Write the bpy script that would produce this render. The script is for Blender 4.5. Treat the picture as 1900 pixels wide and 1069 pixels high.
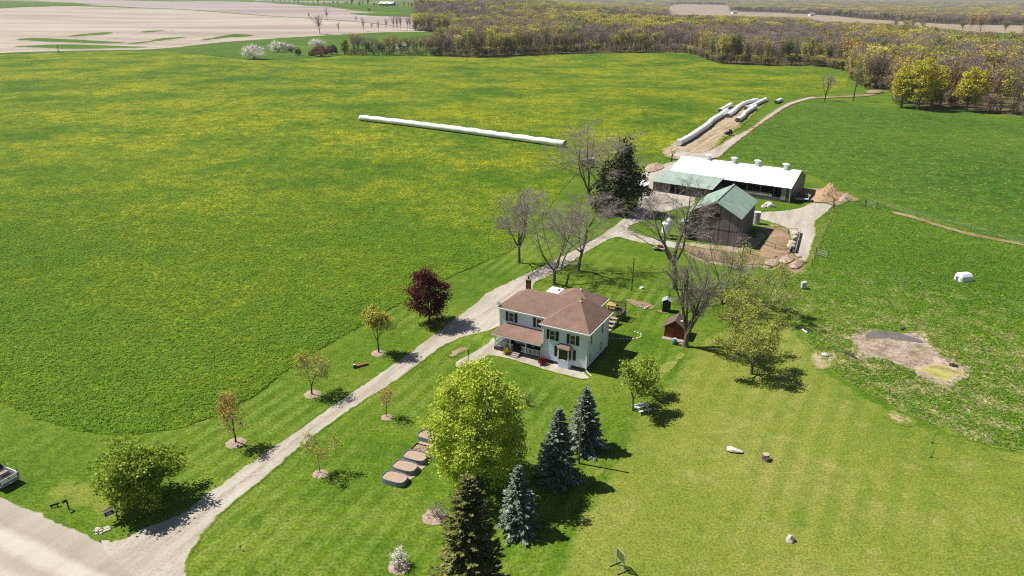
import bpy, bmesh, math, random
import numpy as np
from mathutils import Vector, Matrix
from mathutils.geometry import delaunay_2d_cdt

# ------------------------------------------------------------------ camera, sky, sun, exposure
scene = bpy.context.scene
for o in list(bpy.data.objects): bpy.data.objects.remove(o)
col = scene.collection
CAM_H, PITCH, ROLL, FPX = 46.0, math.radians(22.0), math.radians(0.5), 1332.0
cd = bpy.data.cameras.new('camera'); cam = bpy.data.objects.new('camera', cd); col.objects.link(cam)
cam.location = (0, 0, CAM_H)
cam.matrix_world = Matrix.Translation((0, 0, CAM_H)) @ Matrix.Rotation(math.pi/2 - PITCH, 4, 'X') @ Matrix.Rotation(ROLL, 4, 'Z')
cd.sensor_width = 36; cd.lens = FPX/1900*36; cd.clip_start = 0.5; cd.clip_end = 30000
scene.camera = cam
SUN_EL, SUN_AZ = math.radians(55.5), math.radians(163)          # azimuth counted from +X
world = bpy.data.worlds.new('World'); scene.world = world; world.use_nodes = True
wn = world.node_tree.nodes; wl = world.node_tree.links
sky = wn.new('ShaderNodeTexSky'); sky.sky_type = 'NISHITA'; sky.sun_disc = False
sky.sun_elevation = SUN_EL; sky.sun_rotation = math.pi/2 - SUN_AZ; sky.altitude = 250
sky.air_density = 1.0; sky.dust_density = 0.6
wl.new(sky.outputs[0], wn['Background'].inputs[0]); wn['Background'].inputs[1].default_value = 0.05
sd = bpy.data.lights.new('sun', 'SUN'); sd.energy = 5.0; sd.angle = math.radians(0.53); sd.color = (1.0, 0.95, 0.86)
sun = bpy.data.objects.new('sun', sd); col.objects.link(sun); sun.location = (-60, 30, 120)
sdir = Vector((math.cos(SUN_EL)*math.cos(SUN_AZ), math.cos(SUN_EL)*math.sin(SUN_AZ), math.sin(SUN_EL)))
sun.rotation_euler = sdir.to_track_quat('Z', 'Y').to_euler()
vs = scene.view_settings; vs.view_transform = 'Standard'; vs.look = 'None'; vs.exposure = 0.4; vs.gamma = 1.0
scene.render.engine = 'CYCLES'
HAZE = 0.00007
scene.cycles.max_bounces = 5; scene.cycles.diffuse_bounces = 3; scene.cycles.volume_bounces = 0; scene.cycles.transparent_max_bounces = 6
scene.cycles.use_denoising = False; scene.cycles.filter_width = 1.15

# ------------------------------------------------------------------ terrain and picture-to-ground helpers
def smooth(a, b, v):
    t = np.clip((v-a)/(b-a), 0, 1); return t*t*(3-2*t)
def T(x, y):
    x = np.asarray(x, float); y = np.asarray(y, float)
    d = np.hypot(x, y)
    und = smooth(190, 420, d)*(1.5*np.sin(x/95+1.0)*np.sin(y/115+0.5)+1.0*np.sin((x+y)/170))
    und = und*(1-smooth(2500, 5000, d))
    rise = 24*smooth(720, 1700, y)*(1-smooth(-150, 500, x))
    far = 30*smooth(3000, 9000, d)*smooth(-200, 900, x)
    return und+rise+far
_f = np.array([0, math.cos(PITCH), -math.sin(PITCH)]); _u0 = np.array([0, math.sin(PITCH), math.cos(PITCH)]); _r0 = np.array([1., 0, 0])
_r = _r0*math.cos(ROLL)+_u0*math.sin(ROLL); _u = _u0*math.cos(ROLL)-_r0*math.sin(ROLL); _C = np.array([0, 0, CAM_H])
_ts = np.concatenate([np.linspace(30, 400, 120), np.geomspace(402, 16000, 400)])
def G(px, py, z=None):
    """world point where the photograph's pixel meets the ground (or the level z)"""
    d = _f*FPX+_r*(px-950)-_u*(py-534.5); d = d/np.linalg.norm(d)
    if z is not None:
        return Vector(_C+d*((z-CAM_H)/d[2]))
    P = _C+np.outer(_ts, d); h = P[:, 2]-T(P[:, 0], P[:, 1])
    i = int(np.argmax(h < 0))
    if h[i] >= 0: i = len(_ts)-1
    lo, hi = _ts[max(i-1, 0)], _ts[i]
    for _ in range(30):
        m = (lo+hi)/2; q = _C+d*m
        if q[2] > float(T(q[0], q[1])): lo = m
        else: hi = m
    q = _C+d*hi; return Vector((q[0], q[1], float(T(q[0], q[1]))))
def PX(p):
    q = np.asarray(p, float)-_C; k = q@_f
    return np.stack([950+FPX*(q@_r)/k, 534.5-FPX*(q@_u)/k], -1)
def tall(base, ytop):
    lo, hi = 0., 60.
    for _ in range(40):
        m = (lo+hi)/2
        if PX((base.x, base.y, base.z+m))[1] > ytop: lo = m
        else: hi = m
    return lo
def S(r, g, b, k=0.72):
    f = lambda c: (c/255/12.92 if c/255 <= 0.04045 else ((c/255+0.055)/1.055)**2.4)
    return (f(r)*k, f(g)*k, f(b)*k, 1)

# ------------------------------------------------------------------ node helpers
class NT:
    def __init__(s, name):
        s.m = bpy.data.materials.new(name); s.m.use_nodes = True; s.t = s.m.node_tree; s.t.nodes.clear()
        s.out = s.t.nodes.new('ShaderNodeOutputMaterial'); s._pos = None
    def put(s, sock, v):
        if hasattr(v, 'is_output'): s.t.links.new(v, sock)
        elif v is not None: sock.default_value = v
    def N(s, ty, ins=None, **at):
        n = s.t.nodes.new(ty)
        for k, v in at.items(): setattr(n, k, v)
        for k, v in (ins or {}).items(): s.put(n.inputs[k], v)
        return n
    def pos(s):
        if s._pos is None: s._pos = s.N('ShaderNodeNewGeometry').outputs['Position']
        return s._pos
    def obj(s): return s.N('ShaderNodeTexCoord').outputs['Object']
    def vmul(s, v, k): return s.N('ShaderNodeVectorMath', {0: v, 1: k}, operation='MULTIPLY').outputs[0]
    def rotz(s, v, deg, sc=(1, 1, 1)):
        q = s.N('ShaderNodeMapping', {'Vector': v, 'Rotation': (0, 0, math.radians(deg))}).outputs[0]; return q if sc == (1, 1, 1) else s.vmul(q, sc)
    def noise(s, sc, de=3, ro=0.55, v=None, di=0.0):
        return s.N('ShaderNodeTexNoise', {'Vector': v or s.pos(), 'Scale': sc, 'Detail': de, 'Roughness': ro, 'Distortion': di}).outputs[0]
    def voro(s, sc, v=None, out='Distance', feat='F1'):
        return s.N('ShaderNodeTexVoronoi', {'Vector': v or s.pos(), 'Scale': sc}, feature=feat).outputs[out]
    def math(s, op, a, b=0.0, c=0.0, clamp=False):
        n = s.N('ShaderNodeMath', operation=op, use_clamp=clamp); s.put(n.inputs[0], a); s.put(n.inputs[1], b); s.put(n.inputs[2], c); return n.outputs[0]
    def rng(s, v, a, b, c=0.0, d=1.0, sm=True):
        return s.N('ShaderNodeMapRange', {0: v, 1: a, 2: b, 3: c, 4: d}, interpolation_type='SMOOTHSTEP' if sm else 'LINEAR').outputs[0]
    def ramp(s, v, stops):
        n = s.N('ShaderNodeValToRGB', {0: v}); e = n.color_ramp.elements
        while len(e) < len(stops): e.new(0.5)
        for q, (p, c) in zip(e, stops): q.position = p; q.color = c
        return n.outputs[0]
    def mix(s, f, a, b, ty='MIX'):
        n = s.N('ShaderNodeMix', data_type='RGBA', blend_type=ty); s.put(n.inputs[0], f); s.put(n.inputs[6], a); s.put(n.inputs[7], b); return n.outputs[2]
    def attr(s, name): return s.N('ShaderNodeAttribute', attribute_name=name).outputs['Fac']
    def sep(s, v):
        n = s.N('ShaderNodeSeparateXYZ', {0: v}); return n.outputs
    def bump(s, h, st=0.5, dist=0.1): return s.N('ShaderNodeBump', {'Strength': st, 'Distance': dist, 'Height': h}).outputs[0]
    def bsdf(s, colr, rough=0.9, nrm=None, spec=0.3, metal=0.0, **k):
        n = s.N('ShaderNodeBsdfPrincipled', {'Base Color': colr, 'Roughness': rough, 'Specular IOR Level': spec, 'Metallic': metal})
        for a, b in k.items(): s.put(n.inputs[a.replace('_', ' ')], b)
        if nrm is not None: s.t.links.new(nrm, n.inputs['Normal'])
        s.t.links.new(n.outputs[0], s.out.inputs[0]); return n
def flat(name, c, rough=0.7, spec=0.3, metal=0.0, var=0.12, sc=3.0, bump=0.0):
    n = NT(name); v = n.obj(); f = n.noise(sc, 4, 0.6, v)
    lo = tuple(x*(1-var) for x in c[:3])+(1,); hi = tuple(min(1, x*(1+var)) for x in c[:3])+(1,)
    cc = n.ramp(f, [(0.3, lo), (0.7, hi)])
    n.bsdf(cc, rough, n.bump(n.noise(sc*6, 3, 0.6, v), bump, 0.02) if bump else None, spec, metal)
    return n.m

# ground colours: each is a function of the world position, so sheets can fade into one another
def grain(n, base, sc=3.0, lo=0.5, hi=1.4, sc2=0.6, lo2=0.8, hi2=1.15):
    lo *= 0.8; hi *= 0.82; g = n.noise(sc, 2, 0.75); g2 = n.noise(sc2, 3, 0.7)
    m = n.math('MULTIPLY', n.rng(g, 0.36, 0.64, lo, hi, False), n.rng(g2, 0.36, 0.64, lo2, hi2, False))
    k = n.N('ShaderNodeCombineColor', {0: m, 1: m, 2: m}).outputs[0]
    return n.mix(1.0, base, k, 'MULTIPLY'), n.math('ADD', g, n.math('MULTIPLY', g2, 0.5))
def c_lawn(n):
    big = n.noise(0.07, 3, 0.65); mid = n.noise(0.32, 3, 0.7)
    base = n.ramp(big, [(0.3, S(92, 130, 28)), (0.5, S(112, 144, 36)), (0.72, S(138, 158, 54))])
    w = n.rotz(n.pos(), 24); stripe = n.N('ShaderNodeTexWave', {'Vector': w, 'Scale': 0.15, 'Distortion': 0.7, 'Detail': 1.0, 'Detail Scale': 0.15}).outputs['Fac']
    sm = n.math('MULTIPLY', n.rng(n.noise(0.05, 2, 0.5), 0.4, 0.62, 0.05, 0.42), n.rng(n.sep(n.pos())[1], 165, 135))
    base = n.mix(n.math('MULTIPLY', n.rng(stripe, 0.3, 0.7), sm), base, S(156, 176, 78))
    base = n.mix(n.rng(mid, 0.54, 0.72, 0, 0.4), base, S(160, 164, 86))
    base = n.mix(n.rng(mid, 0.46, 0.3, 0, 0.5), base, S(72, 116, 24))
    return grain(n, base, 3.4, 0.62, 1.30, 0.9, 0.85, 1.15)
def c_dry(n):
    big = n.noise(0.05, 3, 0.65); mid = n.noise(0.3, 4, 0.72)
    base = n.ramp(big, [(0.28, S(132, 152, 54)), (0.5, S(152, 164, 68)), (0.72, S(174, 174, 90))])
    w = n.rotz(n.pos(), 30); stripe = n.N('ShaderNodeTexWave', {'Vector': w, 'Scale': 0.12, 'Distortion': 1.0, 'Detail': 1.0, 'Detail Scale': 0.2}).outputs['Fac']
    base = n.mix(n.math('MULTIPLY', n.rng(stripe, 0.25, 0.75), n.rng(n.noise(0.04, 2), 0.42, 0.6, 0.05, 0.4)), base, S(116, 148, 48))
    base = n.mix(n.rng(mid, 0.54, 0.74, 0, 0.55), base, S(194, 184, 116))
    base = n.mix(n.rng(mid, 0.46, 0.3, 0, 0.5), base, S(104, 138, 42))
    base, g = grain(n, base, 4.2, 0.68, 1.30, 0.8, 0.92, 1.1)
    dand = n.rng(n.voro(1.3), 0.17, 0.09); base = n.mix(n.math('MULTIPLY', dand, n.rng(n.noise(0.07, 2), 0.48, 0.62, 0, 0.85)), base, S(205, 185, 20))
    return base, g
def c_hay(n):
    big = n.noise(0.011, 4, 0.62); mid = n.noise(0.12, 4, 0.72)
    base = n.ramp(big, [(0.3, S(86, 128, 22)), (0.5, S(104, 142, 26)), (0.7, S(124, 152, 34))])
    base = n.mix(n.rng(mid, 0.5, 0.7, 0, 0.5), base, S(128, 162, 52))
    base, g = grain(n, base, 2.2, 0.45, 1.42, 0.35, 0.74, 1.22)
    yy = n.rng(n.sep(n.pos())[1], 60, 260)                       # dandelions are thickest on the crown of the field
    patch = n.noise(0.022, 5, 0.75)
    amt = n.math('MULTIPLY', n.rng(patch, 0.36, 0.64), n.math('ADD', n.math('MULTIPLY', yy, 0.62), 0.36), clamp=True)
    dots = n.math('MULTIPLY', n.rng(n.noise(1.5, 2, 0.7), 0.44, 0.58), n.rng(n.noise(0.2, 3, 0.7), 0.36, 0.6, 0.25, 1.0))
    base = n.mix(n.math('MULTIPLY', n.math('MULTIPLY', amt, dots), 0.85, clamp=True), base, S(222, 206, 40))
    return base, g
def c_green(n):
    big = n.noise(0.018, 4, 0.6); mid = n.noise(0.1, 4, 0.72, n.rotz(n.pos(), 15, (1, 2, 1)))
    base = n.ramp(big, [(0.3, S(84, 126, 36)), (0.55, S(100, 138, 42)), (0.75, S(124, 150, 54))])
    base = n.mix(n.rng(mid, 0.5, 0.72, 0, 0.5), base, S(140, 166, 76))
    base, g = grain(n, base, 2.0, 0.55, 1.35, 0.3, 0.78, 1.2)
    base = n.mix(n.rng(n.voro(0.55), 0.24, 0.1, 0, 0.75), base, S(184, 182, 40))
    return base, g
def c_past(n):
    big = n.noise(0.03, 4, 0.6); mid = n.noise(0.28, 4, 0.72)
    base = n.ramp(big, [(0.3, S(84, 128, 32)), (0.55, S(102, 142, 38)), (0.75, S(126, 152, 50))])
    pc_ = G(1690, 680); dd = n.N('ShaderNodeVectorMath', {0: n.pos(), 1: tuple(pc_)}, operation='DISTANCE').outputs['Value']
    near = n.rng(dd, 44, 14)
    tan = n.math('MULTIPLY', n.rng(mid, 0.44, 0.62), n.math('ADD', n.math('MULTIPLY', near, 0.75), 0.04))
    base = n.mix(tan, base, S(202, 192, 138))
    base, g = grain(n, base, 1.9, 0.42, 1.42, 0.5, 0.72, 1.25)
    base = n.mix(n.math('MULTIPLY', n.rng(n.voro(0.8), 0.24, 0.1, 0, 0.85), n.rng(n.noise(0.05, 2), 0.45, 0.58)), base, S(206, 188, 28))
    return base, g
def c_gravel(n):
    p = n.rotz(n.pos(), -66, (0.16, 1, 1)); big = n.noise(0.5, 4, 0.65, p); mid = n.noise(0.9, 4, 0.7); fine = n.noise(4.5, 3, 0.8)
    base = n.ramp(big, [(0.32, S(178, 168, 152)), (0.52, S(204, 196, 182)), (0.7, S(216, 210, 200))])
    base = n.mix(n.rng(mid, 0.52, 0.72, 0, 0.4), base, S(168, 152, 134))
    base = n.mix(n.rng(fine, 0.5, 0.68, 0, 0.5), base, S(140, 126, 112))
    return base, n.math('ADD', fine, n.math('MULTIPLY', mid, 0.4))
def c_rut(n):
    p = n.rotz(n.pos(), -58, (0.08, 1, 1)); big = n.noise(0.8, 4, 0.65, p); mid = n.noise(0.8, 4, 0.7); fine = n.noise(2.5, 3, 0.8)
    base = n.ramp(big, [(0.34, S(160, 136, 108)), (0.5, S(200, 178, 150)), (0.66, S(214, 198, 174))])
    base = n.mix(n.rng(fine, 0.5, 0.68, 0, 0.6), base, S(130, 106, 80))
    return n.mix(n.rng(n.noise(0.5, 4, 0.7, p), 0.53, 0.66, 0, 0.75), base, S(128, 148, 58)), fine
def c_dirt(n):
    big = n.noise(0.15, 4, 0.65); mid = n.noise(0.8, 5, 0.7); fine = n.noise(6, 3, 0.8)
    base = n.ramp(big, [(0.3, S(150, 122, 94)), (0.55, S(186, 160, 130)), (0.75, S(206, 184, 156))])
    base = n.mix(n.rng(mid, 0.45, 0.72, 0, 0.65), base, S(122, 98, 72))
    base = n.mix(n.rng(fine, 0.45, 0.75, 0, 0.5), base, S(104, 84, 64))
    return base, n.math('ADD', fine, mid)
def c_bare(n):
    base = n.ramp(n.noise(0.8, 4, 0.7), [(0.35, S(176, 162, 118)), (0.6, S(206, 190, 152))]); return grain(n, base, 4, 0.8, 1.3)
def c_mud(n):
    mid = n.noise(0.45, 5, 0.75); fine = n.noise(2.2, 4, 0.8)
    base = n.ramp(mid, [(0.34, S(146, 126, 108)), (0.48, S(200, 178, 160)), (0.64, S(222, 206, 188))])
    base = n.mix(n.rng(fine, 0.5, 0.64, 0, 0.7), base, S(120, 108, 84))
    base = n.mix(n.rng(n.noise(0.3, 4, 0.7), 0.53, 0.62, 0, 0.6), base, S(150, 150, 84))
    return base, fine
def c_plow(n):
    p = n.rotz(n.pos(), -8, (0.5, 3.0, 1)); big = n.noise(0.006, 5, 0.6, p); mid = n.noise(0.03, 5, 0.65, p)
    base = n.ramp(big, [(0.32, S(172, 158, 146)), (0.5, S(198, 184, 170)), (0.68, S(212, 200, 186))])
    base = n.mix(n.rng(mid, 0.45, 0.7, 0, 0.5), base, S(180, 162, 150))
    return base, n.noise(0.4, 3)
def c_stub(n):
    return n.ramp(n.noise(0.01, 4, 0.6), [(0.35, S(166, 148, 130)), (0.65, S(186, 168, 150))]), n.noise(0.4, 3)
def c_plow2(n):
    p = n.rotz(n.pos(), -4, (0.5, 3.0, 1)); big = n.noise(0.004, 5, 0.6, p)
    base = n.ramp(big, [(0.32, S(168, 154, 150)), (0.5, S(186, 172, 166)), (0.7, S(200, 186, 178))])
    return base, n.noise(0.4, 3)
def c_litter(n):
    mid = n.noise(0.2, 5, 0.7)
    return n.ramp(mid, [(0.3, S(92, 82, 56)), (0.55, S(122, 108, 78)), (0.75, S(112, 118, 58))]), n.noise(1.2, 3)
def c_algae(n):
    mid = n.noise(0.6, 5, 0.7)
    return n.ramp(mid, [(0.36, S(150, 136, 100)), (0.47, S(184, 176, 104)), (0.62, S(200, 194, 112))]), n.noise(3, 3)
def gmat(name, cf, under=None, ragged=0.35, rs=1.2, bump=0.6, bd=0.12, rough=0.95):
    n = NT(name); c, h = cf(n)
    if under is not None:
        e = n.attr('edge'); nz = n.noise(rs, 5, 0.7)
        m = n.rng(n.math('ADD', e, n.math('MULTIPLY', n.math('SUBTRACT', nz, 0.5), ragged*2.6)), 0.35, 0.6)
        m = n.math('MULTIPLY', m, n.rng(e, 0.0, 0.08))
        uc, uh = under(n); c = n.mix(m, uc, c)
    n.bsdf(c, rough, n.bump(h, bump, bd), 0.12)
    return n.m

# ------------------------------------------------------------------ mesh helpers
def link(o, parent=None):
    col.objects.link(o)
    if parent is not None: o.parent = parent
    return o
def tag(o, label=None, cat=None, group=None, kind=None):
    if label: o['label'] = label
    if cat: o['category'] = cat
    if group: o['group'] = group
    if kind: o['kind'] = kind
    return o
def thing(name, label, cat, loc=(0, 0, 0), rz=0.0, group=None):
    o = bpy.data.objects.new(name, None); link(o); o.empty_display_size = 0.3
    o.location = loc; o.rotation_euler = (0, 0, rz); return tag(o, label, cat, group)
def arr_mesh(name, V, polys, mats=(), smooth_=False, pm=None):
    """V (n,3) array, polys: list of (m,k) index arrays"""
    me = bpy.data.meshes.new(name); V = np.asarray(V, np.float32)
    polys = [np.asarray(p, np.int32) for p in polys if len(p)]
    loops = np.concatenate([p.ravel() for p in polys]); sizes = np.concatenate([np.full(len(p), p.shape[1], np.int32) for p in polys])
    me.vertices.add(len(V)); me.vertices.foreach_set('co', V.ravel())
    me.loops.add(len(loops)); me.loops.foreach_set('vertex_index', loops)
    me.polygons.add(len(sizes)); st = np.concatenate([[0], np.cumsum(sizes)[:-1]]).astype(np.int32)
    me.polygons.foreach_set('loop_start', st); me.polygons.foreach_set('loop_total', sizes)
    for m in mats: me.materials.append(m)
    if pm is not None: me.polygons.foreach_set('material_index', np.asarray(pm, np.int32))
    me.update(calc_edges=True); me.validate()
    if smooth_: me.polygons.foreach_set('use_smooth', np.ones(len(sizes), bool))
    return me
def catmull(P, closed=True, step=1.0):
    P = [np.array(p[:2], float) for p in P]; n = len(P); out = []
    for i in range(n if closed else n-1):
        a, b, c, d = (P[(i-1) % n], P[i], P[(i+1) % n], P[(i+2) % n]) if closed else (P[max(i-1, 0)], P[i], P[i+1], P[min(i+2, n-1)])
        k = max(1, int(np.linalg.norm(c-b)/step))
        for j in range(k):
            t = j/k; out.append(0.5*((2*b)+(c-a)*t+(2*a-5*b+4*c-d)*t*t+(3*b-3*c+d-a)*t**3))
    if not closed: out.append(P[-1])
    return np.array(out)
def inside(Q, poly):
    x, y = Q[:, 0], Q[:, 1]; r = np.zeros(len(Q), bool); n = len(poly); j = n-1
    for i in range(n):
        xi, yi = poly[i]; xj, yj = poly[j]
        c = ((yi > y) != (yj > y)) & (x < (xj-xi)*(y-yi)/((yj-yi) if yj != yi else 1e-9)+xi); r ^= c; j = i
    return r
def dist_poly(Q, poly):
    d = np.full(len(Q), 1e9)
    A = poly; B = np.roll(poly, -1, 0)
    for a, b in zip(A, B):
        ab = b-a; L = ab@ab+1e-12; t = np.clip(((Q-a)@ab)/L, 0, 1); d = np.minimum(d, np.hypot(*(Q-a-t[:, None]*ab).T))
    return d
rs = np.random.default_rng(7)
def sheet(name, outline, z, mat, w=0.6, grid=8.0, step=1.0, jit=0.12, smoothc=True, skirt=0.0, kind='structure', solid=None):
    P = catmull(outline, True, step) if smoothc else np.array([np.array(p[:2], float) for p in outline])
    P = P+rs.normal(size=P.shape)*jit
    n = len(P)
    x0, y0 = P.min(0); x1, y1 = P.max(0)
    gx, gy = np.meshgrid(np.arange(x0, x1, grid), np.arange(y0, y1, grid)); Q = np.stack([gx.ravel(), gy.ravel()], -1)+grid*0.13
    Q = Q[inside(Q, P)]
    if len(Q): Q = Q[dist_poly(Q, P) > w*1.3]
    tn = np.roll(P, -1, 0)-np.roll(P, 1, 0); tn /= np.linalg.norm(tn, axis=1)[:, None]+1e-9
    nr = np.stack([-tn[:, 1], tn[:, 0]], -1)
    if np.sum(P[:, 0]*np.roll(P[:, 1], -1)-np.roll(P[:, 0], -1)*P[:, 1]) < 0: nr = -nr
    I = P+nr*w; I = I[inside(I, P)]
    if len(I): I = I[dist_poly(I, P) > w*0.75]
    A = np.concatenate([P, I, Q])
    vo, eo, fo, ov, oe, of = delaunay_2d_cdt([Vector(p) for p in A], [(i, (i+1) % n) for i in range(n)], [], 1, 1e-4)
    V = np.array([(v.x, v.y) for v in vo]); D = np.clip(dist_poly(V, P)/w, 0, 1)
    if solid is not None: D = np.maximum(D, solid(V))
    Z = T(V[:, 0], V[:, 1])+z
    F = [tuple(f) for f in fo]
    VV = np.column_stack([V, Z]); polys = [np.array(F)]
    if skirt:
        b = len(VV); S0 = np.column_stack([P, T(P[:, 0], P[:, 1])+z]); S1 = S0.copy(); S1[:, 2] -= skirt; S1[:, :2] -= nr*0.12
        VV = np.concatenate([VV, S0, S1]); i = np.arange(n); j = (i+1) % n
        polys.append(np.stack([b+i, b+j, b+n+j, b+n+i], -1)); D = np.concatenate([D, np.zeros(2*n)])
    me = arr_mesh(name, VV, polys, [mat])
    a = me.attributes.new('edge', 'FLOAT', 'POINT'); a.data.foreach_set('value', D.astype(np.float32))
    o = bpy.data.objects.new(name, me); link(o); tag(o, kind=kind); return o
def px(*pts): return [G(*p) for p in pts]

# ------------------------------------------------------------------ ground sheet and fields
M_lawn = gmat('lawn_grass', c_lawn)
ys = np.concatenate([np.arange(-120, 900, 7.0), np.geomspace(905, 15000, 70)]); xs = np.concatenate([-np.geomspace(9000, 720, 40), np.arange(-712, 712, 8.0), np.geomspace(720, 12000, 40)])
gx, gy = np.meshgrid(xs, ys); V = np.column_stack([gx.ravel(), gy.ravel(), T(gx.ravel(), gy.ravel())])
nx = len(xs); ii = (np.arange(len(ys)-1)[:, None]*nx+np.arange(nx-1)[None]).ravel()
o = bpy.data.objects.new('ground', arr_mesh('ground', V, [np.stack([ii, ii+1, ii+nx+1, ii+nx], -1)], [M_lawn], True)); link(o); tag(o, kind='structure')

HAY = [(0, 748), (60, 770), (140, 797), (215, 806), (300, 800), (390, 776), (470, 736), (560, 668), (700, 588), (765, 551), (860, 503), (945, 467), (975, 440), (1005, 405), (1030, 370), (1050, 345), (1080, 318), (1130, 300), (1205, 292), (1232, 276), (1258, 258), (1296, 232), (1330, 210), (1385, 186), (1440, 182), (1500, 179), (1545, 170), (1572, 158), (1568, 142), (1540, 132), (1480, 125), (1400, 123), (1340, 119), (1290, 103), (1200, 99), (1100, 98), (1000, 102), (900, 107), (800, 106), (700, 104), (640, 104), (560, 111), (480, 113), (430, 109), (380, 103), (300, 95), (220, 94), (110, 97), (0, 101)]
HAY = px(*HAY); HAY = HAY+[Vector((-640, 620, 0)), Vector((-500, 300, 0))]+px((-420, 640), (-200, 690), (-70, 727))
hay = sheet('hay_field', HAY, 0.10, gmat('hay', c_hay, bump=1.0, bd=0.4), w=2.0, grid=8, step=0.8, jit=0.2, skirt=0.13)
# long green strip between the shrubs and the ploughed land
sheet('far_meadow', px((0, 99), (110, 95), (300, 92), (345, 86), (420, 78), (520, 71), (620, 65), (720, 60), (800, 60), (845, 66), (835, 80), (800, 100), (700, 102), (640, 101), (560, 108), (480, 111), (420, 106), (300, 95.5), (110, 98), (0, 102)), 0.16, gmat('meadow', c_green, bump=0.8, bd=0.4), w=4, grid=10, step=6, jit=0.5)
pl = px((0, 100), (110, 95.5), (250, 93), (340, 87), (420, 79), (520, 72), (620, 66), (730, 60.5), (790, 58), (700, 45), (620, 38), (480, 29), (330, 18), (160, 12), (0, 10))
sheet('plowed_field', pl+[Vector((-1900, 1500, 0)), Vector((-900, 660, 0))], 0.10, gmat('plowed', c_plow, bump=0.3, bd=0.3), w=5, grid=14, step=10, jit=0.6)
pl2 = px((-60, 8), (160, 10), (330, 17), (480, 28), (620, 37), (700, 44), (780, 53), (815, 40), (790, 28), (700, 24), (600, 12), (520, 6), (480, 1))
sheet('far_plowed_field', pl2+[Vector((-500, 2900, 0)), Vector((-2600, 3200, 0)), Vector((-2600, 1700, 0))], 0.12, gmat('plowed_far', c_plow2, bump=0.3, bd=0.3), w=5, grid=25, step=20, jit=0.8)
M_swale = gmat('swale', c_green, c_plow, 0.4, 0.05, bump=0.6, bd=0.4)
for i, q in enumerate([
    [(15, 74), (60, 70), (120, 72), (180, 75), (250, 80), (200, 82), (120, 80), (50, 77)],
    [(10, 87), (60, 84), (130, 82), (230, 85), (300, 88), (200, 91), (120, 92), (70, 90)],
    [(110, 68), (160, 62), (220, 58), (210, 64), (170, 67), (140, 69)],
    [(240, 63), (270, 57), (322, 56.5), (290, 60), (255, 65), (220, 71), (200, 73)],
    [(220, 81), (260, 77), (300, 70), (380, 67), (340, 72), (290, 79), (250, 83)],
    [(270, 88), (320, 80), (380, 71), (430, 62), (452, 63), (480, 67), (420, 72), (350, 81), (300, 88)]]):
    sheet('grass_swale', px(*q), 0.2, M_swale, w=12, grid=9, step=6, jit=0.5)
sheet('far_pasture', px((480, 2), (560, 4), (640, 7), (720, 11), (780, 18), (800, 24), (720, 21), (640, 14), (560, 8.5), (500, 5)), 0.3, gmat('far_grass', c_green), w=8, grid=20, step=12)
sheet('far_pasture', px((650, 25.5), (720, 24), (790, 24), (800, 31), (740, 31), (690, 29.5)), 0.3, bpy.data.materials['far_grass'], w=8, grid=20, step=12)
sheet('far_pasture', px((-50, 3), (60, 3), (130, 5), (170, 9), (120, 11), (60, 13), (-60, 14)), 0.3, bpy.data.materials['far_grass'], w=8, grid=20, step=12)
# right hand fields
GRN = px((1352, 276), (1396, 243), (1431, 218), (1467, 197), (1503, 186), (1545, 189), (1600, 196), (1660, 203), (1760, 203), (1830, 211), (1905, 226))
GRN = GRN+[Vector((420, 300, 0)), Vector((330, 180, 0))]+px((1905, 452), (1800, 424), (1700, 397), (1640, 376), (1590, 362), (1540, 342), (1490, 318), (1440, 306), (1360, 292), (1335, 292))
sheet('green_field', GRN, 0.06, gmat('green_field', c_green, c_lawn, bump=1.0, bd=0.4), w=1.6, grid=8, step=2, jit=0.15)
PAS = px((1590, 364), (1640, 378), (1700, 399), (1800, 427), (1905, 455), (2100, 520), (2100, 900), (1905, 842), (1830, 826), (1760, 802), (1680, 767), (1600, 722), (1545, 690), (1512, 655), (1490, 620), (1450, 575), (1430, 530), (1480, 508), (1502, 490), (1516, 455), (1535, 410), (1550, 385))
sheet('pasture', PAS, 0.03, gmat('pasture', c_past, c_dry, bump=1.0, bd=0.5), w=0.8, grid=4, step=1.0, jit=0.14)
DRY = px((1010, 1075), (1070, 960), (1110, 890), (1165, 785), (1215, 725), (1262, 668), (1300, 625), (1380, 590), (1450, 572), (1492, 622), (1514, 657), (1547, 694), (1602, 728), (1682, 772), (1762, 808), (1832, 832), (1905, 850), (2100, 905), (2300, 1300), (900, 1300))
sheet('dry_lawn', DRY, 0.012, gmat('dry_grass', c_dry, c_lawn, 0.5, 0.5), w=2.2, grid=6, step=1.5, jit=0.2)
sheet('dry_verge', px((-40, 860), (40, 850), (110, 865), (200, 880), (290, 900), (330, 930), (280, 962), (220, 992), (170, 985), (110, 955), (50, 930), (-40, 895)), 0.008, gmat('verge_grass', c_dry, c_lawn, 0.7, 0.35), w=3.5, grid=2, step=1.0, jit=0.2)
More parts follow.
